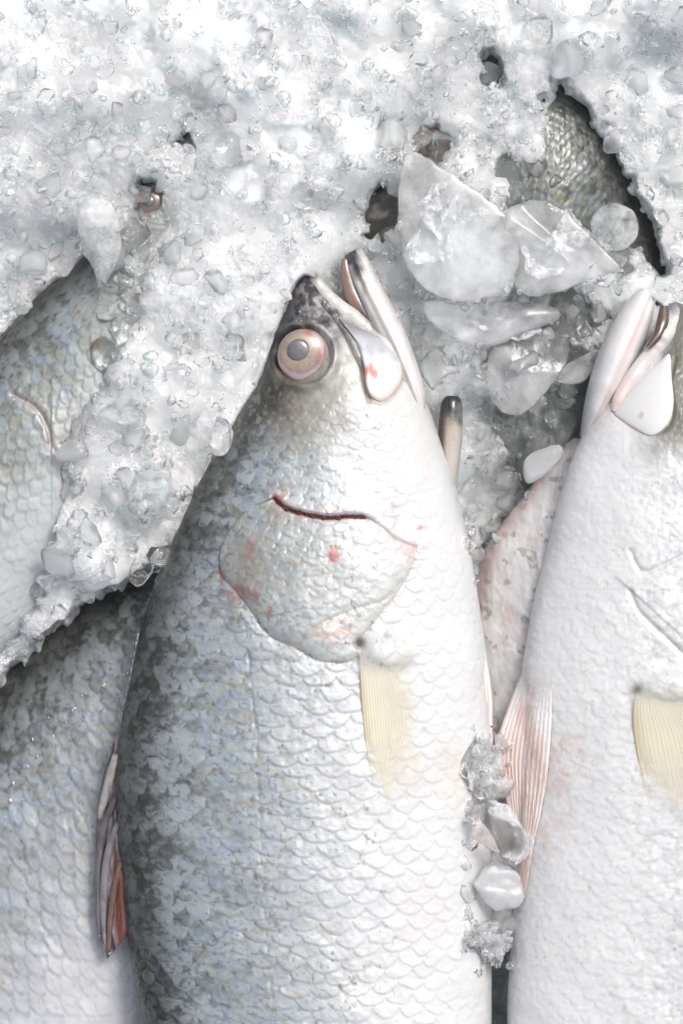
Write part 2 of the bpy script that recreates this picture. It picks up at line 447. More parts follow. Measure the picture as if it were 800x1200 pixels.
x, y, s, c = g['x'], g['y'], g['s'], g['c']

PREOP = smooth_poly([(322, 583), (336, 595), (360, 602), (386, 606), (410, 604), (430, 606), (448, 617), (464, 631), (488, 640)], 5)
GILL = smooth_poly([(488, 645), (480, 668), (465, 694), (442, 722), (424, 746), (420, 765), (405, 774), (375, 772), (349, 759), (315, 742), (296, 716), (277, 692), (259, 674)], 5)
GILL_IN = smooth_poly([(345, 756), (375, 731), (418, 712), (450, 702), (470, 680)], 5)
gpoly = np.concatenate([GILL, smooth_poly([(259, 674), (262, 640), (285, 603), (322, 583)], 5)[1:], PREOP[1:]])
MAXL = smooth_poly([(380, 355), (394, 372), (404, 390), (416, 414), (424, 430), (427, 448), (433, 470)], 5)

def body_scales(x, y, s, c, seed, Wt=620, Lr=15, W=34, warp=5.5):
    ws = s+(fbm(x/26, y/26, seed+1)-.5)*warp*2+ (c-.5)**2*60
    th = np.arccos(1-2*c)/math.pi
    wt = th*Wt+(fbm(x/24, y/24, seed+2)-.5)*warp*2
    return scale_pattern(ws, wt, Lr, W, seed)

def pigment(x, y, s, c, r, rise, edge, seed, dark_to=.11, mid_to=.40, white_from=.70, lite_k=.5, head=0, back=(.034, .036, .028), flank=(.33, .37, .39), belly=(.77, .785, .79)):
    back, flank, belly = map(np.array, (back, flank, belly))
    xv = x+(fbm(x/13, y/13, seed+24, 3)-.5)*20; yv = y+(fbm(x/13, y/13, seed+25, 3)-.5)*20
    n1 = fbm(xv/34, yv/46, seed+11, 4); n2 = fbm(xv/9, yv/8, seed+12, 3); n3 = fbm(x/4.2, y/3.2, seed+13, 3)
    cc = c+(n1-.5)*.05+(n2-.5)*.05+(r-.5)*.02
    k = sst(dark_to*.25, mid_to*.80, cc)**.85; k2 = sst(mid_to*.62, white_from, cc)
    rgb = np.zeros(x.shape+(3,))+back
    rgb = mixc(rgb, flank, k); rgb = mixc(rgb, belly, k2)
    # silver facets and dark flecks of single scales, strongest on the upper flank
    amp = sst(.95, .15, cc)
    xw = x+(fbm(x/11, y/11, seed+22, 3)-.5)*16; yw = y+(fbm(x/11, y/11, seed+23, 3)-.5)*16
    chop = fbm(xw/8, yw/5.5, seed+21, 3)*.64+.36*np.clip(sst(0, .8, rise)*.62+(r-.5)*.3+.2+(fbm(xw/5, yw/5, seed+29, 2)-.5)*.7, 0, 1)
    lite = sst(.42, .68, chop*.75+r*.25)*amp*(.25+.75*sst(.04, .2, cc))
    rgb = mixc(rgb, np.array([.56, .62, .66]), lite*lite_k)
    rgb = rgb*(1-(sst(.5, .33, chop)*amp*.30)[..., None])
    warm = sst(.55, .8, fbm(x/14, y/9, seed+17, 3))*amp*sst(.1, .3, cc)
    rgb = mixc(rgb, np.array([.40, .37, .26]), warm*.5)
    blue = sst(.5, .8, fbm(x/20, y/12, seed+18, 3))*amp*sst(.1, .25, cc)
    rgb = mixc(rgb, np.array([.34, .42, .54]), blue*.5)
    fl = sst(.62, .74, n3*.6+fbm(x/7, y/3.5, seed+19, 2)*.4)*amp
    rgb = rgb*(1-.45*fl[..., None])
    # darker skin at the root of each scale
    root = sst(.6, .0, rise)*(.06+.22*amp)
    rgb = rgb*(1-.55*root[..., None])
    lip = sst(3.2, .6, edge)*amp*.18
    rgb = mixc(rgb, np.array([.6, .62, .6]), lip*sst(.05, .3, cc))
    return np.clip(rgb, .006, .92)

rise, r, edge, dx = body_scales(x, y, s, c, 5)
# cheek and gill-cover scales: smaller, turned
rise2, r2, edge2, dx2 = scale_pattern(y*.93+x*.25+(fbm(x/22, y/22, 61)-.5)*9, x*.96-y*.28+(fbm(x/22, y/22, 62)-.5)*9, 10.5, 22, 9, .25)
headmask = np.maximum(sst(690, 560, y+(.5-c)*60), inside(x, y, gpoly)*1.0)
rise = lerp(rise, rise2, headmask > .5); r = np.where(headmask > .5, r2, r); edge = np.where(headmask > .5, edge2, edge); dx = np.where(headmask > .5, dx2, dx)
sc_amt = sst(435, 490, y+.0*x)*np.clip(1-.55*sst(.8, .97, c), 0, 1)           # bare skin on the snout
sc_amt *= lerp(1, .6, headmask)
disp = (rise*1.55*(1-1.1*dx**2)-1.2)*sc_amt*lerp(.75, 1.15, sst(.1, .5, c))
disp += (fbm(x/5, y/5, 71, 3)-.5)*.8+(fbm(x/60, y/60, 72)-.5)*5
dp = poly_dist(x, y, PREOP); dg = poly_dist(x, y, GILL); dgi = poly_dist(x, y, GILL_IN); ing = inside(x, y, gpoly)
dmx = poly_dist(x, y, MAXL)
MAXP = [(396, 371), (410, 389), (420, 408), (426, 430), (428, 450), (434, 465), (447, 472), (461, 463), (471, 444), (468, 421), (455, 402), (436, 391), (416, 381)]
dmp = poly_dist(x, y, smooth_poly(MAXP, 5, True), True)
above = (~ing) & (y < 650)
wgt = np.clip(dp/55, 0, 1)
disp += np.where(ing, 5*wgt*(1-np.exp(-dg/8))*1.0 - 1.0, 0)
disp += np.where(~ing & (dg < 26) & (y > 655), -2*np.exp(-dg/9), 0)
disp += np.where(above & (dp < 60), 5.5*np.exp(-dp/20)*lerp(0, 1, sst(450, 405, x)), 0)
disp -= lerp(4, .7, sst(422, 445, x))*np.exp(-(dp/2.8)**2)
disp -= np.where(ing, 1.2*np.exp(-(dgi/3)**2), 0)
disp -= 4*np.exp(-(dmx/3)**2)+2.5*np.exp(-(dmp/3.5)**2)
de = np.hypot(x-356, (y-417)); disp += 5*np.exp(-((de-37)/6)**2) - 9*sst(36, 30, de)
# bony snout and cheek ridges
disp += 5*(fbm(x/13, y/17, 73, 3)-.5)*sst(440, 380, y)*sst(470, 430, y)
pec = np.hypot((x-451)/30, (y-764)/20); disp += 12*np.exp(-pec**4)
disp -= 9*np.exp(-((x-421)**2+(y-752)**2)/30)
LLINE = smooth_poly([(283, 690), (292, 760), (300, 850), (305, 950), (310, 1060), (325, 1220)], 6)
dl = poly_dist(x, y, LLINE); disp -= .7*np.exp(-(dl/2.5)**2)*sst(.35, .6, vnoise(x/4, y/9, 98))

rgb = pigment(x, y, s, c, r, rise, edge, 5)
rgb = mixc(rgb, [.76, .70, .68], sst(.5, .75, fbm(x/70, y/90, 110))*sst(.6, .8, c)*.35)
# head colouring: blackish snout, olive-brown nape, pale cheek
hd = sst(560, 470, y)
n_h = fbm(x/12, y/14, 81, 4); n_f = fbm(x/4.5, y/5, 82, 3)
cheek = np.clip((x-(395-(y-420)*.42))/120, 0, 1)
hcol = np.zeros(x.shape+(3,))+np.array([.035, .034, .032])
hcol = mixc(hcol, [.19, .175, .15], sst(.10, .3, c+(n_h-.5)*.2))
hcol = mixc(hcol, [.36, .35, .31], sst(.26, .48, c+(n_h-.5)*.25))
hcol = mixc(hcol, [.74, .75, .73], sst(.42, .72, c+(n_h-.5)*.25))
hcol = mixc(hcol, [.42, .37, .30], sst(.5, .75, n_f)*sst(.65, .3, c)*.5*sst(430, 480, y))
sn = sst(435, 360, y+(n_h-.5)*60+(c-.4)*50)
scol = mixc(np.zeros(x.shape+(3,))+np.array([.035, .033, .036]), [.33, .32, .36], sst(.44, .62, n_f*.5+n_h*.5)*sst(.05, .45, c)*.95)
scol = mixc(scol, [.014, .014, .015], sst(.55, .72, fbm(x/6, y/11, 84, 3))*.8)
hcol = mixc(hcol, scol, sn)
rgb = lerp(rgb, hcol, hd[..., None])
# brownish edge to the nape and belly-side blush
tan = sst(.5, .75, fbm(x/30, y/40, 83))*sst(.5, .25, c)*sst(760, 640, y)*sst(.06, .16, c)
rgb = mixc(rgb, [.33, .28, .2], tan*.65)
rgb = np.where(ing[..., None], rgb*np.array([.9, .9, .88]), rgb)
gc = ing*sst(60, 5, np.hypot((x-330)/1.3, y-650)); rgb = mixc(rgb, [.32, .33, .33], gc*.7*sst(.2, .6, r))
def stain(px, py, rx, ry, colr, amt, seed, thr=.42):
    global rgb
    d = np.hypot((x-px)/rx, (y-py)/ry)
    rgb = mixc(rgb, colr, np.clip(sst(1.1, .2, d+(fbm(x/5, y/5, seed, 3)-thr)*1.6)*amt, 0, 1))
bl = sst(3.0, .8, dp+(fbm(x/2.2, y/2.2, 86, 2)-.5)*3.2)*sst(436, 420, x)
rgb = mixc(rgb, [.13, .03, .028], bl*.9)
rgb = mixc(rgb, [.5, .30, .28], sst(7, 1, np.abs(dp-5))*sst(440, 400, x)*.3)
rgb = mixc(rgb, [.56, .47, .44], sst(4, 1, dp)*sst(425, 440, x)*.5)
stain(331, 581, 9, 6, [.55, .15, .12], .8, 87)
stain(392, 650, 10, 13, [.55, .17, .13], .8, 88, .5)
stain(318, 714, 6, 12, [.30, .05, .05], .8, 89, .5)
stain(285, 695, 26, 14, [.28, .10, .09], .55, 90, .5)
stain(262, 676, 9, 7, [.22, .05, .05], .8, 91)
stain(296, 650, 8, 22, [.30, .16, .15], .5, 92, .5)
stain(478, 642, 22, 7, [.66, .36, .33], .5, 93, .5)
stain(494, 618, 6, 5, [.72, .2, .17], .8, 94)
stain(462, 605, 6, 30, [.62, .38, .4], .45, 95, .5)
stain(480, 652, 14, 12, [.72, .5, .44], .5, 96, .5)
stain(395, 738, 30, 16, [.72, .5, .42], .6, 97, .5)
stain(530, 905, 26, 60, [.74, .64, .5], .4, 98, .45)
rgb = mixc(rgb, [.52, .44, .37], ing*sst(5, .5, dgi)*.3)
rgb = mixc(rgb, [.56, .47, .4], sst(7, 1, dg)*(y > 655)*.22)
rgb = mixc(rgb, [.03, .025, .02], np.exp(-(dmx/3.5)**2)*.9*sst(330, 345, y)*sst(455, 430, y))
rgb = mixc(rgb, [.25, .2, .16], np.exp(-(dmx/7)**2)*.4*sst(380, 410, y))
rgb = mixc(rgb, [.52, .38, .33], np.exp(-(dmp/3)**2)*.7*sst(425, 445, y))  # brownish-pink groove ring, edge shading painted into the skin
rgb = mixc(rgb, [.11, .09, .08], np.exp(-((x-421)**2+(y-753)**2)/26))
rgb = mixc(rgb, [.66, .62, .52], np.exp(-pec**4)*.6*sst(748, 780, y))
rgb = mixc(rgb, [.2, .21, .22], np.exp(-(dl/2.2)**2)*.22*sst(.35, .7, vnoise(x/3, y/7, 99)))
spots = sst(.70, .76, fbm(x/5, y/8, 101, 3))*sst(.5, .6, fbm(x/60, y/60, 102))*sst(.2, .35, c)*sst(.8, .65, c)
rgb = mixc(rgb, [.2, .17, .12], spots*.6)
alpha = np.clip(sst(.1, .3, c)*sst(.75, .45, c)*(.4+.6*r)*(1-hd), 0, 1)
build_body(g, disp, rgb, alpha, cf, split=[(ing, 'gill_cover')])
GC = g

# mouth parts
def jaw_col(u, v, X, Y):
    c_ = np.zeros(X.shape+(3,))+np.array([.80, .77, .76])
    c_ = mixc(c_, [.03, .034, .045], sst(.42, .16, u+np.abs(v-.62)*.55+(fbm(X/6, Y/9, 3)-.5)*.25))
    c_ = mixc(c_, [.62, .5, .4], sst(.12, 0, np.abs(v-.62))*sst(.15, .3, u)*.5)
    c_ = mixc(c_, [.33, .22, .2], sst(.8, 1, v)*sst(.55, .3, u))
    return np.clip(c_*(.85+.3*fbm(X/4, Y/12, 5)[..., None]), 0, 1)
lj = ribbon('lower_jaw', [(411, 294), (418, 306), (430, 334), (445, 364), (461, 397), (475, 430), (487, 462), (494, 492)], [9, 14, 16, 17, 17, 15, 12, 5], [10, 16, 22, 27, 30, 30, 28, 20], jaw_col, cf, zfix=[14, 16, 18, 20, 22, 22, 22, 22], nsub=10, ncirc=44, grooves=[(.36, 3.2, .07), (.68, 2.2, .06)])
def mouth_col(u, v, X, Y):
    c_ = np.zeros(X.shape+(3,))+np.array([.30, .21, .19])
    c_ = mixc(c_, [.34, .18, .07], sst(.5, .7, fbm(X/3, Y/14, 8))); return mixc(c_, [.05, .03, .025], sst(.5, .9, u))
ribbon('mouth_lining', [(404, 302), (407, 322), (414, 345), (428, 368), (446, 392)], [4, 8, 11, 10, 5], [5, 7, 8, 8, 5], mouth_col, cf, mat='flesh', zfix=[20, 20, 20, 22, 25], nsub=8)
def lip_col(u, v, X, Y):
    c_ = np.zeros(X.shape+(3,))+np.array([.74, .71, .67])
    c_ = mixc(c_, [.06, .06, .065], sst(.2, .02, u+(fbm(X/6, Y/6, 3)-.5)*.12)*.9)
    c_ = mixc(c_, [.4, .36, .35], sst(.55, .8, fbm(X/5, Y/9, 15))*.5)
    return np.clip(c_, 0, 1)
ribbon('upper_lip', [(359, 319), (370, 329), (381, 344), (399, 361), (421, 377), (437, 391), (453, 407), (466, 427)], [4, 8, 9, 10, 11, 11, 10, 6], [5, 8, 9, 9, 9, 9, 8, 5], lip_col, cf, lift=-3, nsub=8, ncirc=18)
def max_col(u, v, X, Y):
    c_ = np.zeros(X.shape+(3,))+np.array([.82, .82, .82])
    n_ = fbm(X/7, Y/10, 13, 3)
    c_ = mixc(c_, [.50, .51, .57], sst(436, 398, Y+(n_-.5)*40)*.85)
    c_ = mixc(c_, [.2, .18, .18], sst(400, 380, Y)*.7)
    d = np.hypot((X-434)/8, (Y-437)/9); c_ = mixc(c_, [.66, .19, .13], sst(1.2, .3, d+(n_-.5)*1.4)*.9)
    c_ = mixc(c_, [.70, .50, .44], sst(.86, .99, u)*sst(430, 450, Y)*.8)
    return np.clip(c_*(.93+.14*n_[..., None]), 0, 1)
plate('upper_jaw', MAXP, 6.5, max_col, cf)
eye(356, 417, 31, cf, lift=3)
dome('nostril', 350, 366, 5, 4, float(top_at(350, 366))-1.5, 2, lambda rr, aa, X, Y: np.zeros(X.shape+(3,))+np.array([.03, .025, .03]), cf, nr=4, na=12)
dome('nostril', 352, 377, 4, 3, float(top_at(352, 377))-1.5, 2, lambda rr, aa, X, Y: np.zeros(X.shape+(3,))+np.array([.1, .08, .09]), cf, nr=4, na=12)
# bloody comb along the cut edge of the cheek plate
pp = smooth_poly([(325, 589), (340, 598), (360, 604), (386, 608), (408, 606), (428, 607)], 10)
zz = top_at(pp[:, 0], pp[:, 1])
V = []; F = []
for k in range(len(pp)-1):
    for q in (0, .5):
        px, py = lerp(pp[k], pp[k+1], q); b = len(V); h = 2.2+1.4*random.random(); dxx = random.uniform(-.8, .8)
        V += [(px-1.5, py-3, zz[k]+1), (px+1.5, py-3, zz[k]+1), (px+1.4, py+1, zz[k]+1.6), (px-1.4, py+1, zz[k]+1.6), (px+dxx, py+h, zz[k]+.3), (px+dxx, py-.5, zz[k]+3.6)]
        F += [(b, b+1, b+5), (b+1, b+2, b+5), (b+2, b+4, b+5), (b+4, b+3, b+5), (b+3, b, b+5)]
V = np.array(V); F = np.array(F)
cc_ = np.clip(np.array([.14, .035, .03])*(.5+1.2*vnoise(V[:, 0]/2, V[:, 1]/2, 4)[:, None]), 0, 1)
add_obj('gill_comb', make_mesh('gill_comb', wpos(V[:, 0], V[:, 1], V[:, 2]), F, cc_, smooth=False), M['flesh'], cf)

def fin(name, left, right, parent, colr_fn, nrays, lift=2.5, rayh=1.6, nu=60, nv=70, zfix=None, thick=1.2, mat='fin', hug=0):
    """a thin fan between two edge curves, ribbed by its rays; real thickness"""
    Lc = smooth_poly(left, 12); Rc = smooth_poly(right, 12)
    Lc = np.column_stack([np.interp(np.linspace(0, 1, nu), np.linspace(0, 1, len(Lc)), Lc[:, k]) for k in range(Lc.shape[1])])
    Rc = np.column_stack([np.interp(np.linspace(0, 1, nu), np.linspace(0, 1, len(Rc)), Rc[:, k]) for k in range(Rc.shape[1])])
    v = np.linspace(0, 1, nv)[None]; u = np.repeat(np.linspace(0, 1, nu)[:, None], nv, 1)
    X = lerp(Lc[:, :1], Rc[:, :1], v); Y = lerp(Lc[:, 1:2], Rc[:, 1:2], v)
    if Lc.shape[1] > 2:
        Z = lerp(Lc[:, 2:3], Rc[:, 2:3], v)
        if hug: Z = np.maximum(Z, top_soft(X, Y)+hug*sst(0, .35, u)+1.3)
    else:
        sx = (X-X.mean())/60; sy = (Y-Y.mean())/60; B = np.stack([np.ones_like(sx), sx, sy, sx*sx, sx*sy, sy*sy], -1)
        Z = B@np.linalg.lstsq(B.reshape(-1, 6), top_soft(X, Y).ravel(), rcond=None)[0]+lift
    vv = v+0*u
    ray = np.abs(np.mod(vv*nrays+(fbm(u*3, vv*4, 6)-.5)*.5, 1)-.5)*2
    Z = Z+rayh*(1-ray)**1.2*(sst(0, .35, u) if hug else 1)
    cl = colr_fn(u, vv, X, Y, ray)
    Vt = wpos(X, Y, Z).reshape(-1, 3); Vb = wpos(X, Y, Z-thick).reshape(-1, 3)
    n = nu*nv; Ft = grid_faces(nu, nv); Fb = grid_faces(nu, nv, flip=True)+n
    i = np.arange(n).reshape(nu, nv); rim = np.concatenate([i[0], i[1:, -1], i[-1, -2::-1], i[-2:0:-1, 0]]); rn = np.roll(rim, -1)
    Fr = np.stack([rim, rn, rn+n, rim+n], 1)
    splat_wide(X, Y, Z)
    return add_obj(name, make_mesh(name, np.concatenate([Vt, Vb]), np.concatenate([Ft, Fb, Fr]), np.concatenate([cl.reshape(-1, 4)]*2)), M[mat], parent)

def pec_col(u, v, X, Y, ray):
    c_ = np.zeros(X.shape+(3,))+np.array([.72, .67, .53])
    c_ = mixc(c_, [.75, .70, .54], sst(.2, .9, ray)*.6); c_ = mixc(c_, [.45, .37, .2], sst(.12, 0, v)*.5)
    c_ = mixc(c_, [.8, .78, .7], sst(.35, .0, u)*.7)
    a = (1-sst(.5, 1.05, u+(vnoise(v*14, u*2, 3)-.5)*.14))*(1-sst(.25, .98, v+(vnoise(v*5, u*5, 4)-.5)*.16))*.78*sst(0, .25, u)*lerp(1, .7, sst(.2, .8, ray))
    return np.concatenate([c_, a[..., None]], -1)
fin('pectoral_fin', [(421, 764), (422, 800), (425, 840), (430, 885), (441, 940)], [(482, 766), (494, 800), (502, 840), (506, 890), (508, 945)], cf, pec_col, 24, lift=2.6, rayh=.7)

# folded dorsal fin: membranes and stout spines
df_z = CF_Z+4
def dmem(u, v, X, Y, ray):
    c_ = np.zeros(X.shape+(3,))+np.array([.10, .09, .10])
    c_ = mixc(c_, [.36, .30, .32], sst(.5, .75, fbm(X/5, Y/18, 31))*.8)
    c_ = mixc(c_, [.20, .06, .045], sst(.45, .8, v+.2*(u-.6))*sst(.4, .65, u)); c_ = mixc(c_, [.32, .17, .14], sst(.75, .95, v)*sst(.6, .9, u)*.7)
    return np.concatenate([c_, np.ones(X.shape+(1,))], -1)
fin('dorsal_fin', [(132, 868, df_z), (122, 900, df_z-4), (114, 940, df_z-10), (110, 985, df_z-14), (110, 1050, df_z-14), (113, 1095, df_z-14), (124, 1128, df_z-10)],
    [(138, 868, df_z+8), (138, 900, df_z+10), (139, 950, df_z+10), (142, 1000, df_z+12), (147, 1050, df_z+10), (149, 1085, df_z+6), (147, 1100, df_z)], cf, dmem, 3, rayh=4, nu=90, nv=40, thick=3)
for pts, wd, c0 in (
    ([(136, 885), (127, 915), (118, 948), (114, 962)], [5, 5.5, 4.5, 1.5], (.44, .42, .41)),
    ([(136, 935), (121, 970), (114, 1020), (113, 1070), (115, 1102)], [3, 4.5, 4.5, 4, 1.5], (.15, .14, .15)),
    ([(138, 965), (126, 1000), (120, 1050), (120, 1085), (121, 1110)], [3, 5, 5, 4, 1.5], (.26, .24, .26)),
    ([(141, 1010), (132, 1050), (127, 1090), (126, 1115), (125.5, 1137)], [3, 3.5, 3.5, 3, 1], (.2, .13, .1))):
    ribbon('fin_spine', pts, wd, [w_*.8 for w_ in wd], const_col(c0, .5, 41, 4), cf, lift=1, nsub=6, ncirc=10)

def pelv_col(u, v, X, Y, ray):
    c_ = np.zeros(X.shape+(3,))+np.array([.72, .56, .52])
    c_ = mixc(c_, [.80, .72, .69], sst(.7, .15, ray)*.6); c_ = mixc(c_, [.84, .82, .81], sst(.42, .08, u+(fbm(X/10, Y/20, 51)-.5)*.3)); c_ = mixc(c_, [.84, .80, .78], sst(.86, .97, v)*.8)
    c_ = mixc(c_, [.60, .40, .36], sst(.5, .8, fbm(X/8, Y/40, 52))*.6)
    return np.concatenate([np.clip(c_, 0, 1), sst(0, .3, u)[..., None]], -1)
fin('pelvic_fin', [(558, 770, 48), (560, 800, 46), (562, 830, 44), (564, 870, 40)], [(569, 762, 30), (575, 800, 24), (577.5, 830, 22), (577, 880, 20)], cf, pelv_col, 4, rayh=2, nu=40, nv=24)
fin('caudal_fin', [(325, 1770, 10), (300, 1850, 10), (275, 1950, 10)], [(445, 1770, 10), (470, 1850, 10), (490, 1950, 10)], cf, dmem, 16, rayh=3, nu=30, nv=60, thick=4)

# ---- the white fish at the right, belly towards the middle
rf = thing('whole_fish', 800, 800, -70, 'very white fish at the right edge, belly turned to the middle, mouth closed', 'fish', 'whole fish laid on ice')
RF_Z = 14
rf_rows = [(353, 795, 791, 2), (357, 803, 786, 10), (364, 812, 783, 18), (380, 826, 772, 30), (400, 840, 756, 40), (420, 852, 741, 48), (440, 864, 726, 55), (460, 876, 712, 60), (480, 888, 700, 65), (520, 908, 678, 72), (560, 926, 663, 78), (600, 944, 652, 82),
 (650, 964, 640, 87), (700, 980, 627, 91), (750, 996, 618, 94), (790, 1008, 612, 96), (850, 1022, 611, 98), (920, 1034, 611, 99), (980, 1040, 609, 99), (1040, 1040, 604, 98), (1100, 1038, 599.5, 97), (1200, 1028, 595, 94),
 (1300, 1010, 600, 88), (1450, 970, 630, 72), (1600, 915, 690, 48), (1720, 880, 740, 26)]
g = fish_surface([(l, y, r_, y, h, RF_Z) for y, l, r_, h in rf_rows], 360, step=1.5)
x, y, s, c = g['x'], g['y'], g['s'], g['c']
rise, r, edge, dx = body_scales(x, y, s, c, 25)
rise2, r2, edge2, dx2 = scale_pattern(y*.93-x*.25+(fbm(x/17, y/17, 61)-.5)*14, x*.96+y*.28+(fbm(x/15, y/15, 62)-.5)*12, 10.5, 20, 29, .25)
hm_ = y < 690
rise = np.where(hm_, rise2, rise); r = np.where(hm_, r2, r); edge = np.where(hm_, edge2, edge); dx = np.where(hm_, dx2, dx)
disp = (rise*1.05*(1-1.1*dx**2)-1.2)*sst(490, 560, y)*lerp(1, .45, sst(.8, .95, c))*np.where(hm_, .4, 1)
disp += (fbm(x/5, y/5, 171, 3)-.5)*1.1+(fbm(x/60, y/60, 172)-.5)*5
RMAX = smooth_poly([(790, 420), (783, 450), (786, 480), (780, 500), (762, 511), (740, 503), (719, 484)], 5)
RPRE = smooth_poly([(735, 645), (748, 668), (768, 664), (800, 648)], 5); ROP = smooth_poly([(735, 690), (745, 715), (770, 740), (800, 768), (830, 790)], 5)
dm = poly_dist(x, y, RMAX); dpr = poly_dist(x, y, RPRE); dop = poly_dist(x, y, ROP)
disp -= 2*np.exp(-(dm/2.5)**2)+2*np.exp(-(dpr/2.5)**2)+2.5*np.exp(-(dop/3)**2)
disp += np.where((x-735)*.9 > (y-690), 3*np.exp(-dop/14), 0)*(y < 800)*(y > 660)
pec2 = np.hypot((x-780)/36, (y-805)/19); disp += 12*np.exp(-pec2**4)
rgb = pigment(x, y, s, c, r, rise, edge, 25, dark_to=.06, mid_to=.30, white_from=.58, belly=(.85, .85, .85))
hd = sst(560, 500, y)
n_h = fbm(x/12, y/14, 181, 4)
hcol = mixc(np.zeros(x.shape+(3,))+np.array([.16, .16, .13]), [.83, .83, .83], sst(.55, .8, c+(n_h-.5)*.12-sst(470, 380, y)*.06))
rgb = lerp(rgb, hcol, hd[..., None])
rgb = mixc(rgb, [.16, .14, .10], np.exp(-(dm/2.2)**2)*sst(755, 785, x)*.8)
rgb = mixc(rgb, [.72, .48, .42], np.exp(-(dm/4)**2)*sst(765, 730, x)*.6)
rgb = mixc(rgb, [.6, .5, .4], np.exp(-(dpr/3)**2)*.6*sst(.4, .6, fbm(x/9, y/9, 7)))
rgb = mixc(rgb, [.6, .56, .5], np.exp(-(dop/2.5)**2)*.5)
rgb = mixc(rgb, [.76, .60, .56], sst(45, 5, poly_dist(x, y, [(655, 870), (640, 930), (628, 980)]))*.6*sst(.35, .6, fbm(x/10, y/14, 9)))
rgb = mixc(rgb, [.70, .66, .56], np.exp(-pec2**4)*.7*sst(790, 815, y))
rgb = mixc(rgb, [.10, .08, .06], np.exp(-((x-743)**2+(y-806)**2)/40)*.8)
spots = sst(.73, .78, fbm(x/4, y/5, 201, 3))*sst(.52, .62, fbm(x/50, y/50, 202))
rgb = mixc(rgb, [.45, .33, .2], spots*.3)
alpha = np.clip(sst(.75, .45, c)*.6*(1-hd), 0, 1)
build_body(g, disp, rgb, alpha, rf)
def rj_col(u, v, X, Y):
    c_ = np.zeros(X.shape+(3,))+np.array([.83, .81, .81])
    c_ = mixc(c_, [.16, .16, .19], sst(.22, .02, u+(fbm(X/7, Y/9, 3)-.5)*.2)*sst(.55, .15, v))
    c_ = mixc(c_, [.80, .62, .58], sst(.14, .02, np.abs(v-.3))*sst(.15, .4, u)*.6)
    return np.clip(c_, 0, 1)
ribbon('lower_jaw', [(763, 343), (757, 349), (748, 366), (736, 390), (723, 418), (709, 452), (697, 482), (686, 512)], [9, 14, 19, 22, 22, 19, 13, 5], [10, 18, 26, 34, 40, 42, 40, 26], rj_col, rf, zfix=[18, 20, 22, 24, 25, 23, 14, -8], nsub=10, ncirc=44, grooves=[(.3, 3, .07)])
def rl_col(u, v, X, Y):
    c_ = np.zeros(X.shape+(3,))+np.array([.80, .75, .74])
    c_ = mixc(c_, [.12, .12, .17], sst(.25, .0, u+(fbm(X/6, Y/6, 3)-.5)*.2)*.9); c_ = mixc(c_, [.80, .58, .54], sst(.5, .9, u)*.7)
    return np.clip(c_, 0, 1)
ribbon('mouth_lining', [(778, 358), (776, 375), (770, 392), (758, 408)], [5, 7, 6, 3], [4, 5, 5, 3], const_col((.10, .06, .045), .5), rf, mat='flesh', zfix=[44, 52, 56, 60], nsub=6)
ribbon('upper_lip', [(790, 354), (790, 366), (783, 386), (770, 406), (752, 428), (736, 450), (724, 470), (719, 482)], [5, 8, 9, 9.5, 10, 10, 8, 4], [6, 8, 9, 9, 9, 9, 8, 4], rl_col, rf, lift=-2, nsub=8, ncirc=18)
def rm_col(u, v, X, Y):
    c_ = np.zeros(X.shape+(3,))+np.array([.84, .84, .84])
    d = np.hypot((X-749)/4, (Y-487)/4); c_ = mixc(c_, [.6, .35, .25], sst(1.2, .3, d)*.7)
    return np.clip(c_, 0, 1)
plate('upper_jaw', [(719, 483), (735, 462), (755, 440), (772, 424), (784, 414), (785, 440), (787, 470), (783, 492), (772, 506), (758, 511), (741, 502), (728, 493)], 4, rm_col, rf)
fin('pectoral_fin', [(742, 806), (738, 830), (739, 860), (746, 900), (756, 945)], [(812, 800), (850, 830), (890, 865), (900, 900), (900, 950)], rf, pec_col, 30, lift=2.6, rayh=.7)
fin('pelvic_fin', [(618, 775, 26), (603, 812, 24), (587, 856, 20), (583, 880, 18), (590, 920, 16), (598, 960, 14), (606, 1005, 14), (611, 1050, 12)],
    [(648, 775, 74), (645, 815, 70), (644, 855, 64), (640, 905, 54), (633, 948, 44), (625, 985, 36), (620, 1015, 28), (614, 1058, 16)], rf, pelv_col, 12, rayh=1.6, nu=110, nv=70, hug=3)

# ---- the other fish
def other_fish(st, label, seed, ncol, step, x0, y0, z0, kw, tint=None, amp=1.6, W=30, Lr=15, extra=None, head_len=0):
    o = thing('whole_fish', x0, y0, z0, label, 'fish', 'whole fish laid on ice')
    g = fish_surface(st, ncol, step=step)
    x, y, s, c = g['x'], g['y'], g['s'], g['c']
    rise, r, edge, dx = body_scales(x, y, s, c, seed, W=W, Lr=Lr)
    disp = (rise*amp*(1-1.1*dx**2)-1)+(fbm(x/5, y/5, seed+7, 3)-.5)*.7+(fbm(x/50, y/50, seed+8)-.5)*5
    if head_len: disp *= lerp(.35, 1, sst(head_len*.7, head_len, s))
    rgb = pigment(x, y, s, c, r, rise, edge, seed, **kw)
    if tint is not None: rgb = np.clip(rgb*np.array(tint), 0, .9)
    if extra: rgb, disp = extra(x, y, s, c, rgb, disp)
    build_body(g, disp, rgb, np.clip(sst(.1, .3, c)*sst(.8, .5, c), 0, 1)*.7, o)
    return o

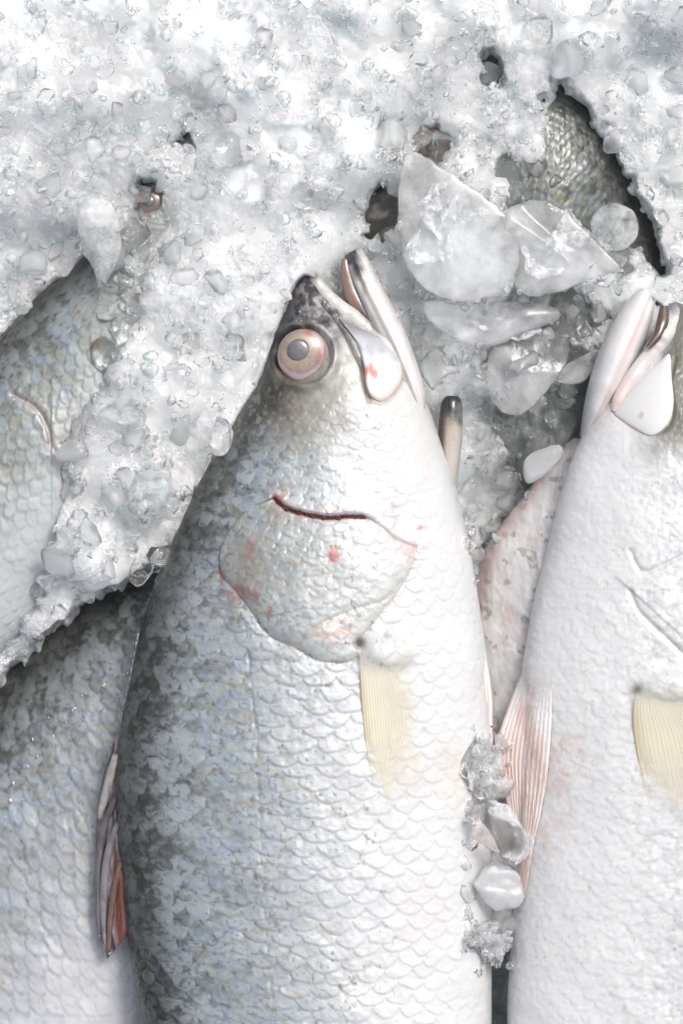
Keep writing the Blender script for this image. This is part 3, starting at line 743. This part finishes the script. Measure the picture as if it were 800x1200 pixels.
# lower left: dark back to the upper left, flank below
lf = other_fish([(330, 565, 345, 575, 3, -108), (310, 585, 370, 620, 30, -108), (255, 622, 400, 730, 58, -108), (190, 656, 410, 850, 76, -108), (120, 691, 390, 960, 84, -108), (60, 733, 345, 1060, 88, -108), (0, 790, 290, 1150, 90, -108),
                 (-70, 880, 215, 1240, 90, -108), (-140, 990, 120, 1330, 84, -108), (-210, 1110, 10, 1400, 70, -108), (-280, 1240, -110, 1450, 45, -108), (-330, 1340, -220, 1480, 24, -108)],
    'grey silver fish at lower left, dark back, partly under the middle fish', 45, 330, 1.6, 60, 950, -140,
    dict(dark_to=.22, mid_to=.44, white_from=.74, flank=(.30, .325, .34), belly=(.74, .75, .78), lite_k=.35))

def ulx(x, y, s, c, rgb, disp):
    op = smooth_poly([(15, 462), (42, 478), (55, 500), (62, 525), (75, 545), (72, 580)], 5); d = poly_dist(x, y, op)
    disp = disp-3*np.exp(-(d/3)**2)+np.where(x > 60, 3*np.exp(-d/14), 0)
    rgb = mixc(rgb, [.46, .33, .3], np.exp(-(d/5)**2)*.4); rgb = mixc(rgb, [.45, .34, .3], np.exp(-((x-85)**2/500+(y-505)**2/900))*.5*fbm(x/9, y/9, 3))
    rgb = mixc(rgb, [.16, .12, .08], np.exp(-((x-116)**2/120+(y-406)**2/50)))
    st_ = sst(.5, .75, fbm((x+y*.9)/10, (y*.8-x)/60, 77))*sst(340, 250, s)*sst(.08, .2, c)
    rgb = mixc(rgb, [.50, .50, .42], st_*.5)
    return rgb, disp
uf = other_fish([(219, 150, 222, 156, 2, -20), (196, 168, 232, 184, 18, -20), (165, 205, 238, 232, 34, -20), (130, 255, 236, 310, 50, -22), (95, 297, 226, 380, 60, -25), (40, 343, 186, 490, 68, -28), (0, 384, 142, 575, 72, -30), (-60, 446, 78, 680, 76, -34),
                 (-130, 540, -10, 775, 76, -38), (-210, 670, -110, 880, 70, -40), (-290, 830, -220, 980, 50, -40), (-340, 960, -300, 1050, 30, -40)],
    'grey silver fish at upper left with its head buried in the ice', 65, 300, 1.6, 30, 600, -120,
    dict(dark_to=.16, mid_to=.46, white_from=.8, flank=(.27, .295, .27), belly=(.60, .64, .65), lite_k=.25), extra=ulx, head_len=330)
eye(176, 236, 17, uf, dull=.85, off=(-2, -2), lift=0)

uo = other_fish([(585, 5, 575, 10, 3, -40), (612, 22, 540, 60, 26, -40), (652, 72, 525, 160, 44, -40), (690, 108, 522, 250, 54, -40), (722, 150, 530, 340, 60, -42), (750, 196, 545, 420, 62, -50), (778, 252, 570, 490, 64, -62), (803, 318, 605, 560, 64, -82), (835, 410, 655, 640, 64, -110), (870, 540, 720, 730, 56, -130), (900, 680, 800, 800, 40, -140)],
    'olive grey fish at upper right, dark back, mostly covered by ice', 85, 260, 1.6, 660, 300, -130,
    dict(lite_k=.2, dark_to=.22, mid_to=.50, white_from=1.1, back=(.020, .020, .015), flank=(.13, .145, .13), belly=(.28, .31, .32)), amp=1.0, W=20, Lr=9, tint=(.70, .72, .66))

def bfx(x, y, s, c, rgb, disp):
    n = fbm(x/30, y/45, 303); disp = disp*.4+(fbm(x/20, y/28, 301)-.5)*5
    rgb = np.zeros(x.shape+(3,))+np.array([.74, .71, .70]); rgb = mixc(rgb, [.64, .50, .47], sst(.45, .7, n)*.5); rgb = mixc(rgb, [.75, .75, .76], sst(.5, .7, fbm(x/8, y/20, 304))*.7)
    rgb = mixc(rgb, [.22, .2, .17], sst(.66, .74, fbm(x/11, y/11, 302))*.6); rgb = mixc(rgb, [.62, .40, .37], sst(.14, .03, c)*.5)
    return rgb, disp
bf = other_fish([(676, 496, 684, 500, 4, -45), (655, 525, 712, 530, 24, -45), (628, 566, 730, 590, 40, -45), (600, 602, 735, 660, 48, -46), (572, 645, 735, 740, 52, -48), (552, 720, 725, 830, 54, -52), (535, 800, 705, 910, 54, -60), (500, 880, 660, 990, 52, -75), (440, 960, 590, 1080, 50, -95), (380, 1040, 500, 1150, 30, -100)],
    'pinkish white fish wedged in the gap between the two large fish', 105, 200, 1.6, 630, 760, -140, dict(), extra=bfx)

hf = thing('whole_fish', 520, 580, -70, 'hidden fish whose black tipped jaw pokes out beside the middle fish', 'fish', 'whole fish laid on ice')
def hj(u, v, X, Y):
    c_ = np.zeros(X.shape+(3,))+np.array([.60, .54, .50])
    c_ = mixc(c_, [.50, .44, .30], sst(.2, .05, np.abs(v-.45))*sst(.6, .3, u)); c_ = mixc(c_, [.10, .055, .03], sst(526, 519, X+(Y-500)*.06)*sst(575, 540, Y))
    c_ = mixc(c_, [.024, .027, .036], sst(520, 478, Y+(fbm(X/7, Y/11, 3)-.5)*40+np.abs(X-531)*1.2)); return np.clip(c_, 0, 1)
ribbon('lower_jaw', [(530, 463), (530, 470), (529, 490), (528, 515), (527, 545), (524, 575), (515, 600)], [7, 12, 14, 14, 12, 10, 5], [10, 14, 16, 17, 17, 16, 10], hj, hf, zfix=[6, 8, 8, 6, 4, 0, -6], nsub=10, ncirc=24)
g = fish_surface([(505, 560, 515, 562, 4, -45), (470, 600, 525, 620, 22, -50), (430, 680, 535, 720, 34, -60), (400, 780, 530, 820, 40, -75), (380, 900, 500, 930, 40, -100), (370, 1000, 450, 1010, 20, -110)], 40, step=6)
build_body(g, g['x']*0, np.zeros(g['x'].shape+(3,))+np.array([.5, .5, .5]), g['x']*0, hf)

ef = thing('whole_fish', 540, 190, -70, 'buried fish showing only a clouded eye and dark snout through the ice', 'fish', 'whole fish laid on ice')
g = fish_surface([(424, 268, 430, 276, 3, -6), (432, 234, 462, 290, 18, -8), (462, 190, 520, 290, 30, -12), (495, 150, 570, 270, 36, -20), (530, 130, 610, 240, 36, -34), (580, 120, 640, 220, 28, -56)], 70, step=3)
n_ = fbm(g['x']/10, g['y']/10, 5)
rgb_ = mixc(np.zeros(g['x'].shape+(3,))+np.array([.045, .045, .04]), [.20, .185, .15], sst(.4, .7, n_))
build_body(g, (n_-.5)*3, rgb_, g['x']*0, ef)
eye(507, 166, 19, ef, dull=.8, off=(0, 2), lift=1)
fish_top = hmap.copy()

# ------------------------------------------------------------------ ice
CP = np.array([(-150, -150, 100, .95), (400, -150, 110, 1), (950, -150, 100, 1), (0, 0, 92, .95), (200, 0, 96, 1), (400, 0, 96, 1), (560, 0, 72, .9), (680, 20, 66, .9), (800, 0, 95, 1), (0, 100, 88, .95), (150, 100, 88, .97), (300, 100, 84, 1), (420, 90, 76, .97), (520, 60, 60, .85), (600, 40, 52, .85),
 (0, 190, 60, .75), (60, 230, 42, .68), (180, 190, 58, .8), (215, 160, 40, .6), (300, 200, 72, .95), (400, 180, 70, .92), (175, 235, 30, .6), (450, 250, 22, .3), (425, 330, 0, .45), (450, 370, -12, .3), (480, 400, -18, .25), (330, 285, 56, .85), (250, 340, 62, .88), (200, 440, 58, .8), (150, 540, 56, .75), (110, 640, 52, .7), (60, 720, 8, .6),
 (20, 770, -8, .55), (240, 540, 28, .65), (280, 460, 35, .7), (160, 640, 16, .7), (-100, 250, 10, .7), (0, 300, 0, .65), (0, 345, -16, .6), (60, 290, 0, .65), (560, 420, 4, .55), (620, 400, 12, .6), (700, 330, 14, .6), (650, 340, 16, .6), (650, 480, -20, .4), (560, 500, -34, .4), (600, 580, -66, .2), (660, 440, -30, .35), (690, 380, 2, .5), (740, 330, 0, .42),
 (600, 190, 26, .8), (540, 130, 36, .85), (550, 200, 40, .8), (575, 215, 34, .8), (505, 165, 20, .6), (660, 240, 8, .65), (690, 270, 6, .6), (580, 290, 30, .75), (800, 180, 12, .85), (770, 100, 34, .95), (740, 120, 22, .85), (800, 260, 6, .7), (900, 250, 50, .8), (960, 500, -40, .6), (588, 880, -30, .7), (590, 940, -40, .6), (590, 985, -60, .4), (590, 1020, -20, .6), (587, 1060, 12, .8), (586, 1100, 8, .8), (586, 1135, -10, .7), (586, 1160, -120, .3), (-150, 700, -60, .5), (900, 900, -90, .5), (300, 900, -110, .4), (300, 1300, -130, .3), (600, 1220, -190, .2)], float)  # last value: cloudiness, lowered in valleys to paint their shade
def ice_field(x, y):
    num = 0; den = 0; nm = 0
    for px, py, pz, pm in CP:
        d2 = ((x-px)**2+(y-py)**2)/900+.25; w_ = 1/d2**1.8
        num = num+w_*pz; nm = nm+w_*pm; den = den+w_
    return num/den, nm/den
PEEK = [[(430, 232), (446, 212), (470, 214), (478, 238), (462, 262), (446, 280), (430, 278)], [(488, 156), (500, 146), (518, 150), (526, 168), (514, 184), (494, 182)],
        [(162, 208), (180, 214), (188, 240), (176, 252), (160, 244)], [(196, 158), (216, 148), (238, 160), (226, 172), (202, 172)], [(560, 64), (580, 58), (594, 74), (590, 98), (570, 96)]]
VIS = [[(-200, 560), (-5, 384), (40, 341), (96, 295), (110, 315), (120, 350), (130, 400), (104, 470), (74, 520), (78, 590), (58, 650), (38, 715), (0, 775), (-200, 1000)],
       [(-200, 1050), (0, 795), (60, 737), (95, 700), (125, 684), (160, 676), (190, 656), (260, 620), (220, 800), (220, 1350), (-200, 1350)],
       [(634, 122), (648, 86), (664, 78), (682, 104), (714, 150), (738, 194), (764, 252), (790, 318), (770, 325), (745, 290), (700, 285), (660, 262), (652, 232), (646, 200), (638, 160)],
       [(672, 512), (640, 556), (605, 597), (572, 642), (555, 760), (560, 905), (700, 905), (700, 512)]]
cf_poly = [(l, y_) for y_, l, r_, h in cf_rows]+[(r_, y_) for y_, l, r_, h in cf_rows][::-1]
jaw_poly = [(402, 292), (420, 292), (455, 352), (485, 425), (505, 480), (480, 470), (440, 400), (408, 350)]
rf_poly = [(rr_, y_) for y_, l, rr_, h in rf_rows]+[(l, y_) for y_, l, rr_, h in rf_rows][::-1]
rjaw_poly = [(762, 340), (740, 352), (715, 395), (690, 455), (670, 520), (760, 520), (790, 360)]
hj_poly = [(522, 466), (530, 461), (540, 466), (543, 500), (538, 550), (530, 580), (515, 580), (516, 500)]
def clear_mask(x, y):
    m_ = np.zeros(np.shape(x))
    for P in VIS:
        d = poly_dist(x, y, P, True); i_ = inside(x, y, P)
        m_ = np.maximum(m_, sst(-6, 8, np.where(i_, d, -d)+(fbm((x*.8+y*.6)/19, (y*.8-x*.6)/19, 7, 3)-.5)*30))
    for P in PEEK:
        d = poly_dist(x, y, P, True); i_ = inside(x, y, P)
        m_ = np.maximum(m_, sst(-5, 6, np.where(i_, d, -d)+(fbm((x*.8+y*.6)/9, (y*.8-x*.6)/9, 8, 2)-.5)*20))
    for P in (cf_poly, jaw_poly, rf_poly, rjaw_poly, hj_poly):
        d = poly_dist(x, y, P, True); i_ = inside(x, y, P)
        m_ = np.maximum(m_, sst(-1, 5, np.where(i_, d, -d)))
    return m_

def caps(x, y, cell, seed, dens=1.0, flat=.5, tl=.6):
    """rounded lumps of about one cell in size"""
    ix = np.floor(x/cell); iy = np.floor(y/cell); best = np.zeros(np.shape(x)); hh = np.zeros(np.shape(x))
    for a in (-1, 0, 1):
        for b in (-1, 0, 1):
            jx = ix+a; jy = iy+b
            cx = (jx+hash2(jx, jy, seed))*cell; cy_ = (jy+hash2(jx, jy, seed+1))*cell
            rr = cell*(.45+.45*hash2(jx, jy, seed+2)); an = hash2(jx, jy, seed+3)*math.pi; el = .6+.4*hash2(jx, jy, seed+4)
            u = (x-cx)*np.cos(an)+(y-cy_)*np.sin(an); v = (-(x-cx)*np.sin(an)+(y-cy_)*np.cos(an))/el
            tilt = (hash2(jx, jy, seed+5)-.5)*u/rr*tl
            q = np.clip(1-(u*u+v*v)/rr**2, 0, 1)
            h_ = np.where(q > 0, np.minimum(np.sqrt(q), flat+.3*hash2(jx, jy, seed+6))*rr/cell+tilt*np.sqrt(q)*.6, 0)*(hash2(jx, jy, seed+7) < dens)
            up = h_ > best; best = np.where(up, h_, best); hh = np.where(up, hash2(jx, jy, seed+8), hh)
    return best, hh

def coords(lo, hi, f0, f1, fine, coarse):
    a = [lo]
    while a[-1] < hi: a.append(a[-1]+(fine if f0 <= a[-1] <= f1 else coarse))
    return np.array(a)
gx, gy = np.meshgrid(coords(-360, 1150, -20, 820, 1.9, 12), coords(-330, 1240, -20, 850, 1.9, 4))
Hb, milk_shade = ice_field(gx, gy)
wx = gx+(fbm(gx/18, gy/18, 401)-.5)*16; wy = gy+(fbm(gx/18, gy/18, 402)-.5)*16
c1, h1 = caps(wx, wy, 46, 403, .8, .45); c2, h2 = caps(wx+c1*8, wy, 21, 423, .85, .5); c3, h3 = caps(wx, wy, 9.5, 443, .8, .6)
rough_k = lerp(1, .7, milk_shade)
H = Hb+rough_k*(c1*15+c2*4)-16+(fbm(gx/50, gy/50, 470)-.5)*26+(fbm(gx/12, gy/12, 471)-.5)*2
cm = clear_mask(gx, gy)
ft = fish_top[np.clip(np.rint((gy-HM_Y0)/2).astype(int), 0, HM_M-1), np.clip(np.rint((gx-HM_X0)/2).astype(int), 0, HM_N-1)]
ft = np.where(ft < -200, H, ft)
H = lerp(H, np.minimum(H, ft-9), cm)
mk = np.clip(milk_shade+(h1-.5)*.16*c1*2*(1-milk_shade*.6)+(h2-.5)*.16*(1-milk_shade*.7)+(fbm(gx/30, gy/30, 472)-.5)*.3*(1.15-milk_shade), .03, 1)
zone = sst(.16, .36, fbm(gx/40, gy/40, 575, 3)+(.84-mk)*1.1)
rgb = mixc(np.zeros(gx.shape+(3,))+np.array([.40, .41, .41]), [.945, .98, .99], sst(-.15, .7, mk))*lerp(.80, 1, zone)[..., None]  # greyer base colour: clearer ice plus valley shade painted into the bed
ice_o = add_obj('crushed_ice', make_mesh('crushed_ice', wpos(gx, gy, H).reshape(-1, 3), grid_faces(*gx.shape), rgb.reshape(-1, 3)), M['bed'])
tag(ice_o, 'bed of wet white crushed ice heaped around and over the fish', 'crushed ice', kind='stuff')
# a melting clear skin over the packed ice
d1, e1 = caps(wx+5, wy, 40, 503, .8, .32, 1.5); d2, e2 = caps(wx+d1*6, wy, 20, 523, .7, .38, 1.5); d3, e3 = caps(wx, wy, 9.5, 543, .5, .45, 1.2)
ridge = 1-np.abs(fbm(gx/13, gy/13, 571, 3)*2-1)
G = H+lerp(lerp(-22, 12, zone), -22, cm)+rough_k*(d1*20+d2*9+d3*3)-4+ridge**4*6+(fbm(gx/4, gy/4, 572, 3)-.5)*.7
splat(gx, gy, np.where(cm < .5, np.maximum(G, H), H))
gl_o = add_obj('melting_ice', make_mesh('melting_ice', wpos(gx, gy, G).reshape(-1, 3), grid_faces(*gx.shape)), M['ice_skin'])
tag(gl_o, 'clear wet melting ice glazing the top of the white ice heap', 'melting ice', kind='stuff')

# lump prototypes: rounded, plane-cut stones of ice
def ico(n):
    import bmesh
    bm = bmesh.new(); bmesh.ops.create_icosphere(bm, subdivisions=n, radius=1)
    V = np.array([v.co[:] for v in bm.verts]); F = np.array([[v.index for v in f.verts] for f in bm.faces]); bm.free(); return V, F
def lump_shape(level, seed, planes=9, amp=.12, cut=(.42, .85)):
    r_ = np.random.default_rng(seed); V, F = ico(level); V = V.copy()
    for k in range(planes):
        n_ = r_.normal(size=3); n_ /= np.linalg.norm(n_); d = r_.uniform(*cut); q = V@n_-d
        V -= np.clip(q, 0, None)[:, None]*n_*.97
    ns = np.array([mnoise.noise(Vector(v*1.7)+Vector((seed*3.1, 0, 0))) for v in V]); V *= (1+amp*ns)[:, None]
    V *= np.array([1, r_.uniform(.6, .95), r_.uniform(.45, .8)])
    return V, F
def rotm(r_):
    q = r_.normal(size=4); q /= np.linalg.norm(q); a, b, c_, d = q
    return np.array([[1-2*(c_*c_+d*d), 2*(b*c_-a*d), 2*(b*d+a*c_)], [2*(b*c_+a*d), 1-2*(b*b+d*d), 2*(c_*d-a*b)], [2*(b*d-a*c_), 2*(c_*d+a*b), 1-2*(b*b+c_*c_)]])

def lump_chunk(name, X, Y, z, rx, ry, rz, rot, mat, label, seed, planes=16):
    V, F = lump_shape(4, seed, planes, .1, (.4, .78))
    V = V*np.array([rx, ry, rz])/np.abs(V).max(0)
    V += np.array([mnoise.noise(Vector(v)*.12) for v in V])[:, None]*V/np.linalg.norm(V, axis=1, keepdims=True)*1.6
    o = add_obj(name, make_mesh(name, V*S, F), mat, loc=wpos(np.array(X), np.array(Y), np.array(z)).tolist()); o.rotation_euler = (0, 0, rot)
    W_ = V@np.array([[math.cos(rot), math.sin(rot), 0], [-math.sin(rot), math.cos(rot), 0], [0, 0, 1]])
    splat_wide(X+W_[:, 0], Y-W_[:, 1], z+W_[:, 2])
    return tag(o, label, 'ice chunk')

def shard_field(name, label, n, rmin, rmax, level, mat, seed, density, sink=.3, planes=8):
    r_ = np.random.default_rng(seed)
    protos = [lump_shape(level, seed*50+k, planes, .15) for k in range(14)]
    Vs, Fs, off, cnt, tries = [], [], 0, 0, 0
    while cnt < n and tries < n*40:
        tries += 1
        X = r_.uniform(-15, 815); Y = r_.uniform(-15, 860) if r_.random() < .9 else r_.uniform(840, 1140)
        if Y > 862: X = r_.uniform(542, 604)
        if r_.random() > density(X, Y): continue
        z = float(top_at(X, Y)); rad = rmin*(rmax/rmin)**(r_.random()**1.6)
        V, F = protos[r_.integers(14)]
        P = V@rotm(r_).T*rad
        P[:, 0] += X; P[:, 1] += Y; P[:, 2] += z+rad*(.5-sink)
        Vs.append(P); Fs.append(F+off); off += len(P); cnt += 1
    V = np.concatenate(Vs)
    o = add_obj(name, make_mesh(name, wpos(V[:, 0], V[:, 1], V[:, 2]), np.concatenate(Fs)), mat)
    return tag(o, label, 'crushed ice', kind='stuff')

DX, DY = np.meshgrid(np.arange(-20, 824, 4.), np.arange(-20, 1164, 4.))
dclear = clear_mask(DX, DY); _, dmilk_shade = ice_field(DX, DY)
DENS = np.where((dclear > .55) | ((DY > 860) & ((DX < 556) | (DX > 600))), 0, np.clip(1.15-dmilk_shade*.75, .12, 1)*np.where((dclear > .03), 1.6, 1))
def ice_density(X, Y):
    return float(DENS[int(round((Y+20)/4)), int(round((X+20)/4))])
# named chunks ------------------------------------------------------------
BLOCKS = []
def chunk(name, outline, z, thick, mat, label, seed=0, facets=4, group=None, tilt=(0, 0), nr=14, flat=.55, amp=1.2, cracks=0):
    BLOCKS.append(outline); P = smooth_poly(outline, 7, True); P += (P-P.mean(0))*((fbm(P[:, 0]/9, P[:, 1]/9, seed+3, 3)-.5)*.09)[:, None]; cen = P.mean(0); na = len(P); r_ = np.random.default_rng(seed+700)
    rr = np.concatenate([np.linspace(0, .8, nr-6), [.87, .92, .955, .98, .993, 1]])[:, None]
    X = cen[0]+(P[:, 0]-cen[0])*rr; Y = cen[1]+(P[:, 1]-cen[1])*rr
    prof = np.sqrt(np.clip(1-rr**2.6, 0, 1))
    def side(sgn):
        Zs = prof*thick*.5+0*X
        for k in range(facets):
            a = r_.uniform(0, 2*math.pi); sl = r_.uniform(.25, .8); d = r_.uniform(.12, .42)*thick
            pl = d-((X-cen[0])*math.cos(a)+(Y-cen[1])*math.sin(a))*sl*thick/60
            Zs = np.minimum(Zs, np.maximum(pl, 0.02*thick*prof)*1.0+.0*Zs) if True else Zs
        Zs = np.maximum(Zs, .12*prof*thick*.5)
        return sgn*Zs
    Zt = side(1)+(fbm(X/14, Y/14, seed, 3)-.5)*amp*2*prof; Zb = side(-1)+(fbm(X/14, Y/14, seed+5, 3)-.5)*amp*4*prof
    tl = (X-cen[0])*tilt[0]+(Y-cen[1])*tilt[1]
    Vt = wpos(X, Y, z+Zt+tl); Vb = wpos(X, Y, z+Zb+tl)
    c0 = wpos(np.array(cen[0]), np.array(cen[1]), np.array(float(z)))
    n_ = nr*na
    V = np.concatenate([Vt.reshape(-1, 3), Vb[:-1].reshape(-1, 3)])-c0
    Ft = grid_faces(nr, na, wrap=True, flip=True)
    ib = np.concatenate([np.arange((nr-1)*na).reshape(nr-1, na)+n_, np.arange(n_).reshape(nr, na)[-1:]])
    ib = np.concatenate([ib, ib[:, :1]], 1)
    Fb = np.stack([ib[:-1, :-1], ib[1:, :-1], ib[1:, 1:], ib[:-1, 1:]], -1).reshape(-1, 4)
    me = make_mesh(name, V, np.concatenate([Ft, Fb]))
    o = add_obj(name, me, mat, loc=c0.tolist())
    # weld the two centre fans
    import bmesh
    bm = bmesh.new(); bm.from_mesh(me); bmesh.ops.remove_doubles(bm, verts=bm.verts, dist=1e-7); bmesh.ops.recalc_face_normals(bm, faces=bm.faces); bm.to_mesh(me); bm.free()
    splat(X, Y, z+Zt+tl)
    for k in range(cracks):                                     # white fracture sheets inside the block
        a = r_.uniform(0, math.pi); ww = np.ptp(P[:, 0])*.5; n1 = 16
        uu, vv = np.meshgrid(np.linspace(-1, 1, n1), np.linspace(-1, 1, 9))
        ln = ww*r_.uniform(.3, .6); cx = cen[0]+r_.uniform(-.35, .35)*ww; cy_ = cen[1]+r_.uniform(-.3, .3)*np.ptp(P[:, 1])*.5
        off = (fbm(uu*2+k, vv*2+seed, 60+k)-.5)*ln*.5; wd = thick*r_.uniform(.2, .5)*(1-uu**2)*(1+.5*(fbm(uu*5, vv*0, 90+k)-.5))
        qx = cx+math.cos(a)*uu*ln-math.sin(a)*(off+vv*wd); qy = cy_+math.sin(a)*uu*ln+math.cos(a)*(off+vv*wd); qz = z+vv*thick*.2+(fbm(uu*3, vv*3, 80+k)-.5)*6
        Vc = np.concatenate([wpos(qx, qy, qz).reshape(-1, 3), wpos(qx, qy, qz-.7).reshape(-1, 3)])-c0
        Fc = grid_faces(9, n1); co = bpy.data.objects.new('crack', make_mesh('crack', Vc, np.concatenate([Fc, Fc[:, ::-1]+9*n1]))); col.objects.link(co)
        co.data.materials.append(M['crack']); co.parent = o
    return tag(o, label, 'ice chunk', group)

chunk('ice_chunk', [(471, 190), (482, 180), (500, 186), (530, 205), (560, 225), (590, 250), (606, 290), (600, 335), (570, 350), (530, 353), (500, 340), (476, 312), (466, 270), (467, 225)], 58, 62, M['ice_milky'], 'largest milky ice block, smooth and rounded, right of the open mouth', 1, facets=5, amp=1, cracks=5)
chunk('ice_chunk', [(592, 250), (620, 236), (650, 238), (682, 268), (712, 298), (725, 318), (700, 324), (650, 343), (612, 345), (596, 310)], 56, 46, M['ice_milky'], 'pointed wedge of milky ice reaching right from the largest block', 2, facets=5, amp=1, cracks=4)
chunk('ice_chunk', [(500, 352), (545, 356), (600, 352), (640, 356), (655, 372), (610, 392), (580, 404), (540, 398), (505, 376)], 22, 30, M['ice_plate'], 'flat cloudy ice slab just below the largest milky block', 3, facets=3, cracks=3)
chunk('ice_chunk', [(574, 412), (592, 392), (625, 386), (655, 390), (669, 412), (655, 440), (632, 468), (612, 484), (588, 482), (572, 452)], 8, 30, M['ice_plate'], 'rounded grey plate of ice above the pinkish fish', 4, facets=3, amp=.6, cracks=3)
chunk('ice_chunk', [(654, 446), (662, 428), (690, 412), (705, 405), (698, 430), (682, 448)], 8, 18, M['ice_plate'], 'thin grey ice flake left of the white fish jaw', 5)
chunk('ice_chunk', [(92, 268), (93, 243), (106, 228), (124, 230), (138, 252), (142, 290), (132, 318), (118, 338), (110, 316), (98, 296)], 56, 34, M['ice_clear'], 'clear oval ice piece over the back of the upper left fish', 6, facets=2, amp=.8)
chunk('ice_chunk', [(692, 262), (702, 244), (722, 238), (742, 248), (748, 268), (738, 288), (714, 294), (698, 282)], 44, 44, M['ice_clear'], 'round glassy ball of ice lying on the olive fish', 7, facets=2)
chunk('ice_chunk', [(733, 160), (752, 164), (772, 158), (776, 178), (768, 196), (752, 200), (740, 184)], 42, 28, M['ice_glass'], 'small triangular clear ice bit on the dark back of the olive fish', 8, facets=4)
chunk('ice_chunk', [(614, 548), (620, 534), (640, 524), (658, 521), (661, 532), (650, 548), (632, 562), (618, 565)], 6, 22, M['ice_grey'], 'smooth oval ice pebble on the snout of the pinkish fish', 9, facets=1, amp=.4)
lump_chunk('ice_chunk', 585, 976, 70, 34, 43, 30, .25, M['ice_glass'], 'sparkling clear ice lump wedged between the middle and white fish', 10)
lump_chunk('ice_chunk', 579, 1043, 60, 36, 32, 20, -.3, M['ice_grey'], 'smooth grey ice lump below the sparkling clear one', 29, 7)
lump_chunk('ice_chunk', 568, 888, 62, 27, 28, 20, .6, M['ice_clear'], 'pinkish clear ice piece at the pelvic fin of the middle fish', 12)
lump_chunk('ice_chunk', 573, 922, 60, 26, 18, 17, -.3, M['ice_clear'], 'broken clear ice piece just above the sparkling lump', 13)
lump_chunk('ice_chunk', 575, 1100, 46, 27, 27, 20, .3, M['ice_clear'], 'clear ice lump below the smooth grey one in the gap', 14)
lump_chunk('ice_chunk', 149, 492, 66, 29, 26, 22, .2, M['ice_clear'], 'rounded clear ice lump beside the gill of the upper left fish', 15, 10)
lump_chunk('ice_chunk', 171, 571, 56, 32, 37, 24, .1, M['ice_clear'], 'broad clear ice lump lowest in the heap left of the middle fish', 16, 10)
chunk('ice_chunk', [(150, 675), (158, 655), (172, 652), (180, 664), (172, 680), (160, 688)], 34, 18, M['ice_glass'], 'little clear ice drip hanging over the dark back at lower left', 17, facets=3)

DENS[(DY > 850) & (DY < 1145) & (DX > 553) & (DX < 598)] = .9
for ax, ay, ar in ((584, 976, 52), (579, 1043, 42), (356, 417, 62), (360, 322, 30), (505, 165, 14), (176, 234, 12)): DENS[np.hypot(DX-ax, DY-ay) < ar] = 0
DENS[(DY > 840) & (DY < 1120) & (DX > 525) & (DX <= 553)] = .25
for b_ in BLOCKS: DENS[inside(DX, DY, b_)] *= .22
for b_ in (jaw_poly, rjaw_poly, hj_poly): DENS[(poly_dist(DX, DY, b_, True) < 20) | inside(DX, DY, b_)] *= .03
lump_chunk('ice_chunk', 497, 158, float(top_at(497, 158))+6, 17, 13, 9, .5, M['ice_clear'], 'clear ice bit half covering the buried eye above the largest block', 31)
lump_chunk('ice_chunk', 168, 226, float(top_at(168, 226))+5, 14, 12, 9, -.4, M['ice_clear'], 'clear ice bit half covering the eye of the upper left fish', 32)
# loose lumps, each a thing of its own
protos = []
for k in range(12):
    V, F = lump_shape(3, 900+k, 9, .16)
    protos.append((V, F))
meshes = {}
def lump_mesh(k, mk):
    if (k, mk) not in meshes:
        V, F = protos[k]; me = make_mesh('ice_lump', V*S, F); me.materials.append(M[mk]); meshes[(k, mk)] = me
    return meshes[(k, mk)]
rl = np.random.default_rng(77); cnt = 0; tries = 0; placed = []
while cnt < 270 and tries < 20000:
    tries += 1
    X = rl.uniform(0, 800); Y = rl.uniform(0, 800) if rl.random() < .9 else rl.uniform(850, 1140)
    if Y > 840: X = rl.uniform(545, 604)
    d_ = ice_density(X, Y)
    if rl.random() > d_: continue
    rad = 9*(30/9)**(rl.random()**1.4)*(.62 if Y > 840 else 1)
    if any((X-a)**2+(Y-b)**2 < (.75*(rad+q))**2 for a, b, q in placed): continue
    z = float(top_at(X, Y)); placed.append((X, Y, rad))
    mk_ = 'ice_glass' if rl.random() < .35 else ('ice_clear' if rl.random() < .7 else 'ice_milky')
    o = bpy.data.objects.new('ice_lump', lump_mesh(int(rl.integers(12)), mk_)); col.objects.link(o)
    o.location = wpos(np.array(X), np.array(Y), np.array(z+rad*.12)).tolist(); o.rotation_euler = (rl.uniform(-.6, .6), rl.uniform(-.6, .6), rl.uniform(0, 6.28)); o.scale = (rad, rad, rad)
    tag(o, *(('small wet ice bit in the gap between the two large fish', 'ice lump', 'ice bits in the gap between the fish') if Y > 840 else ('small loose lump of wet translucent ice on the ice heap', 'ice lump', 'loose lumps of crushed ice'))); cnt += 1
shard_field('ice_shards', 'fine wet splinters and crumbs of ice over the heap', 800, 5, 16, 2, M['ice_shard'], 5, ice_density, sink=.55, planes=12)
shard_field('ice_crumbs', 'tiny glassy ice crumbs between the larger lumps', 160, 2.2, 5, 1, M['ice_glass'], 6, ice_density, sink=.2, planes=5)
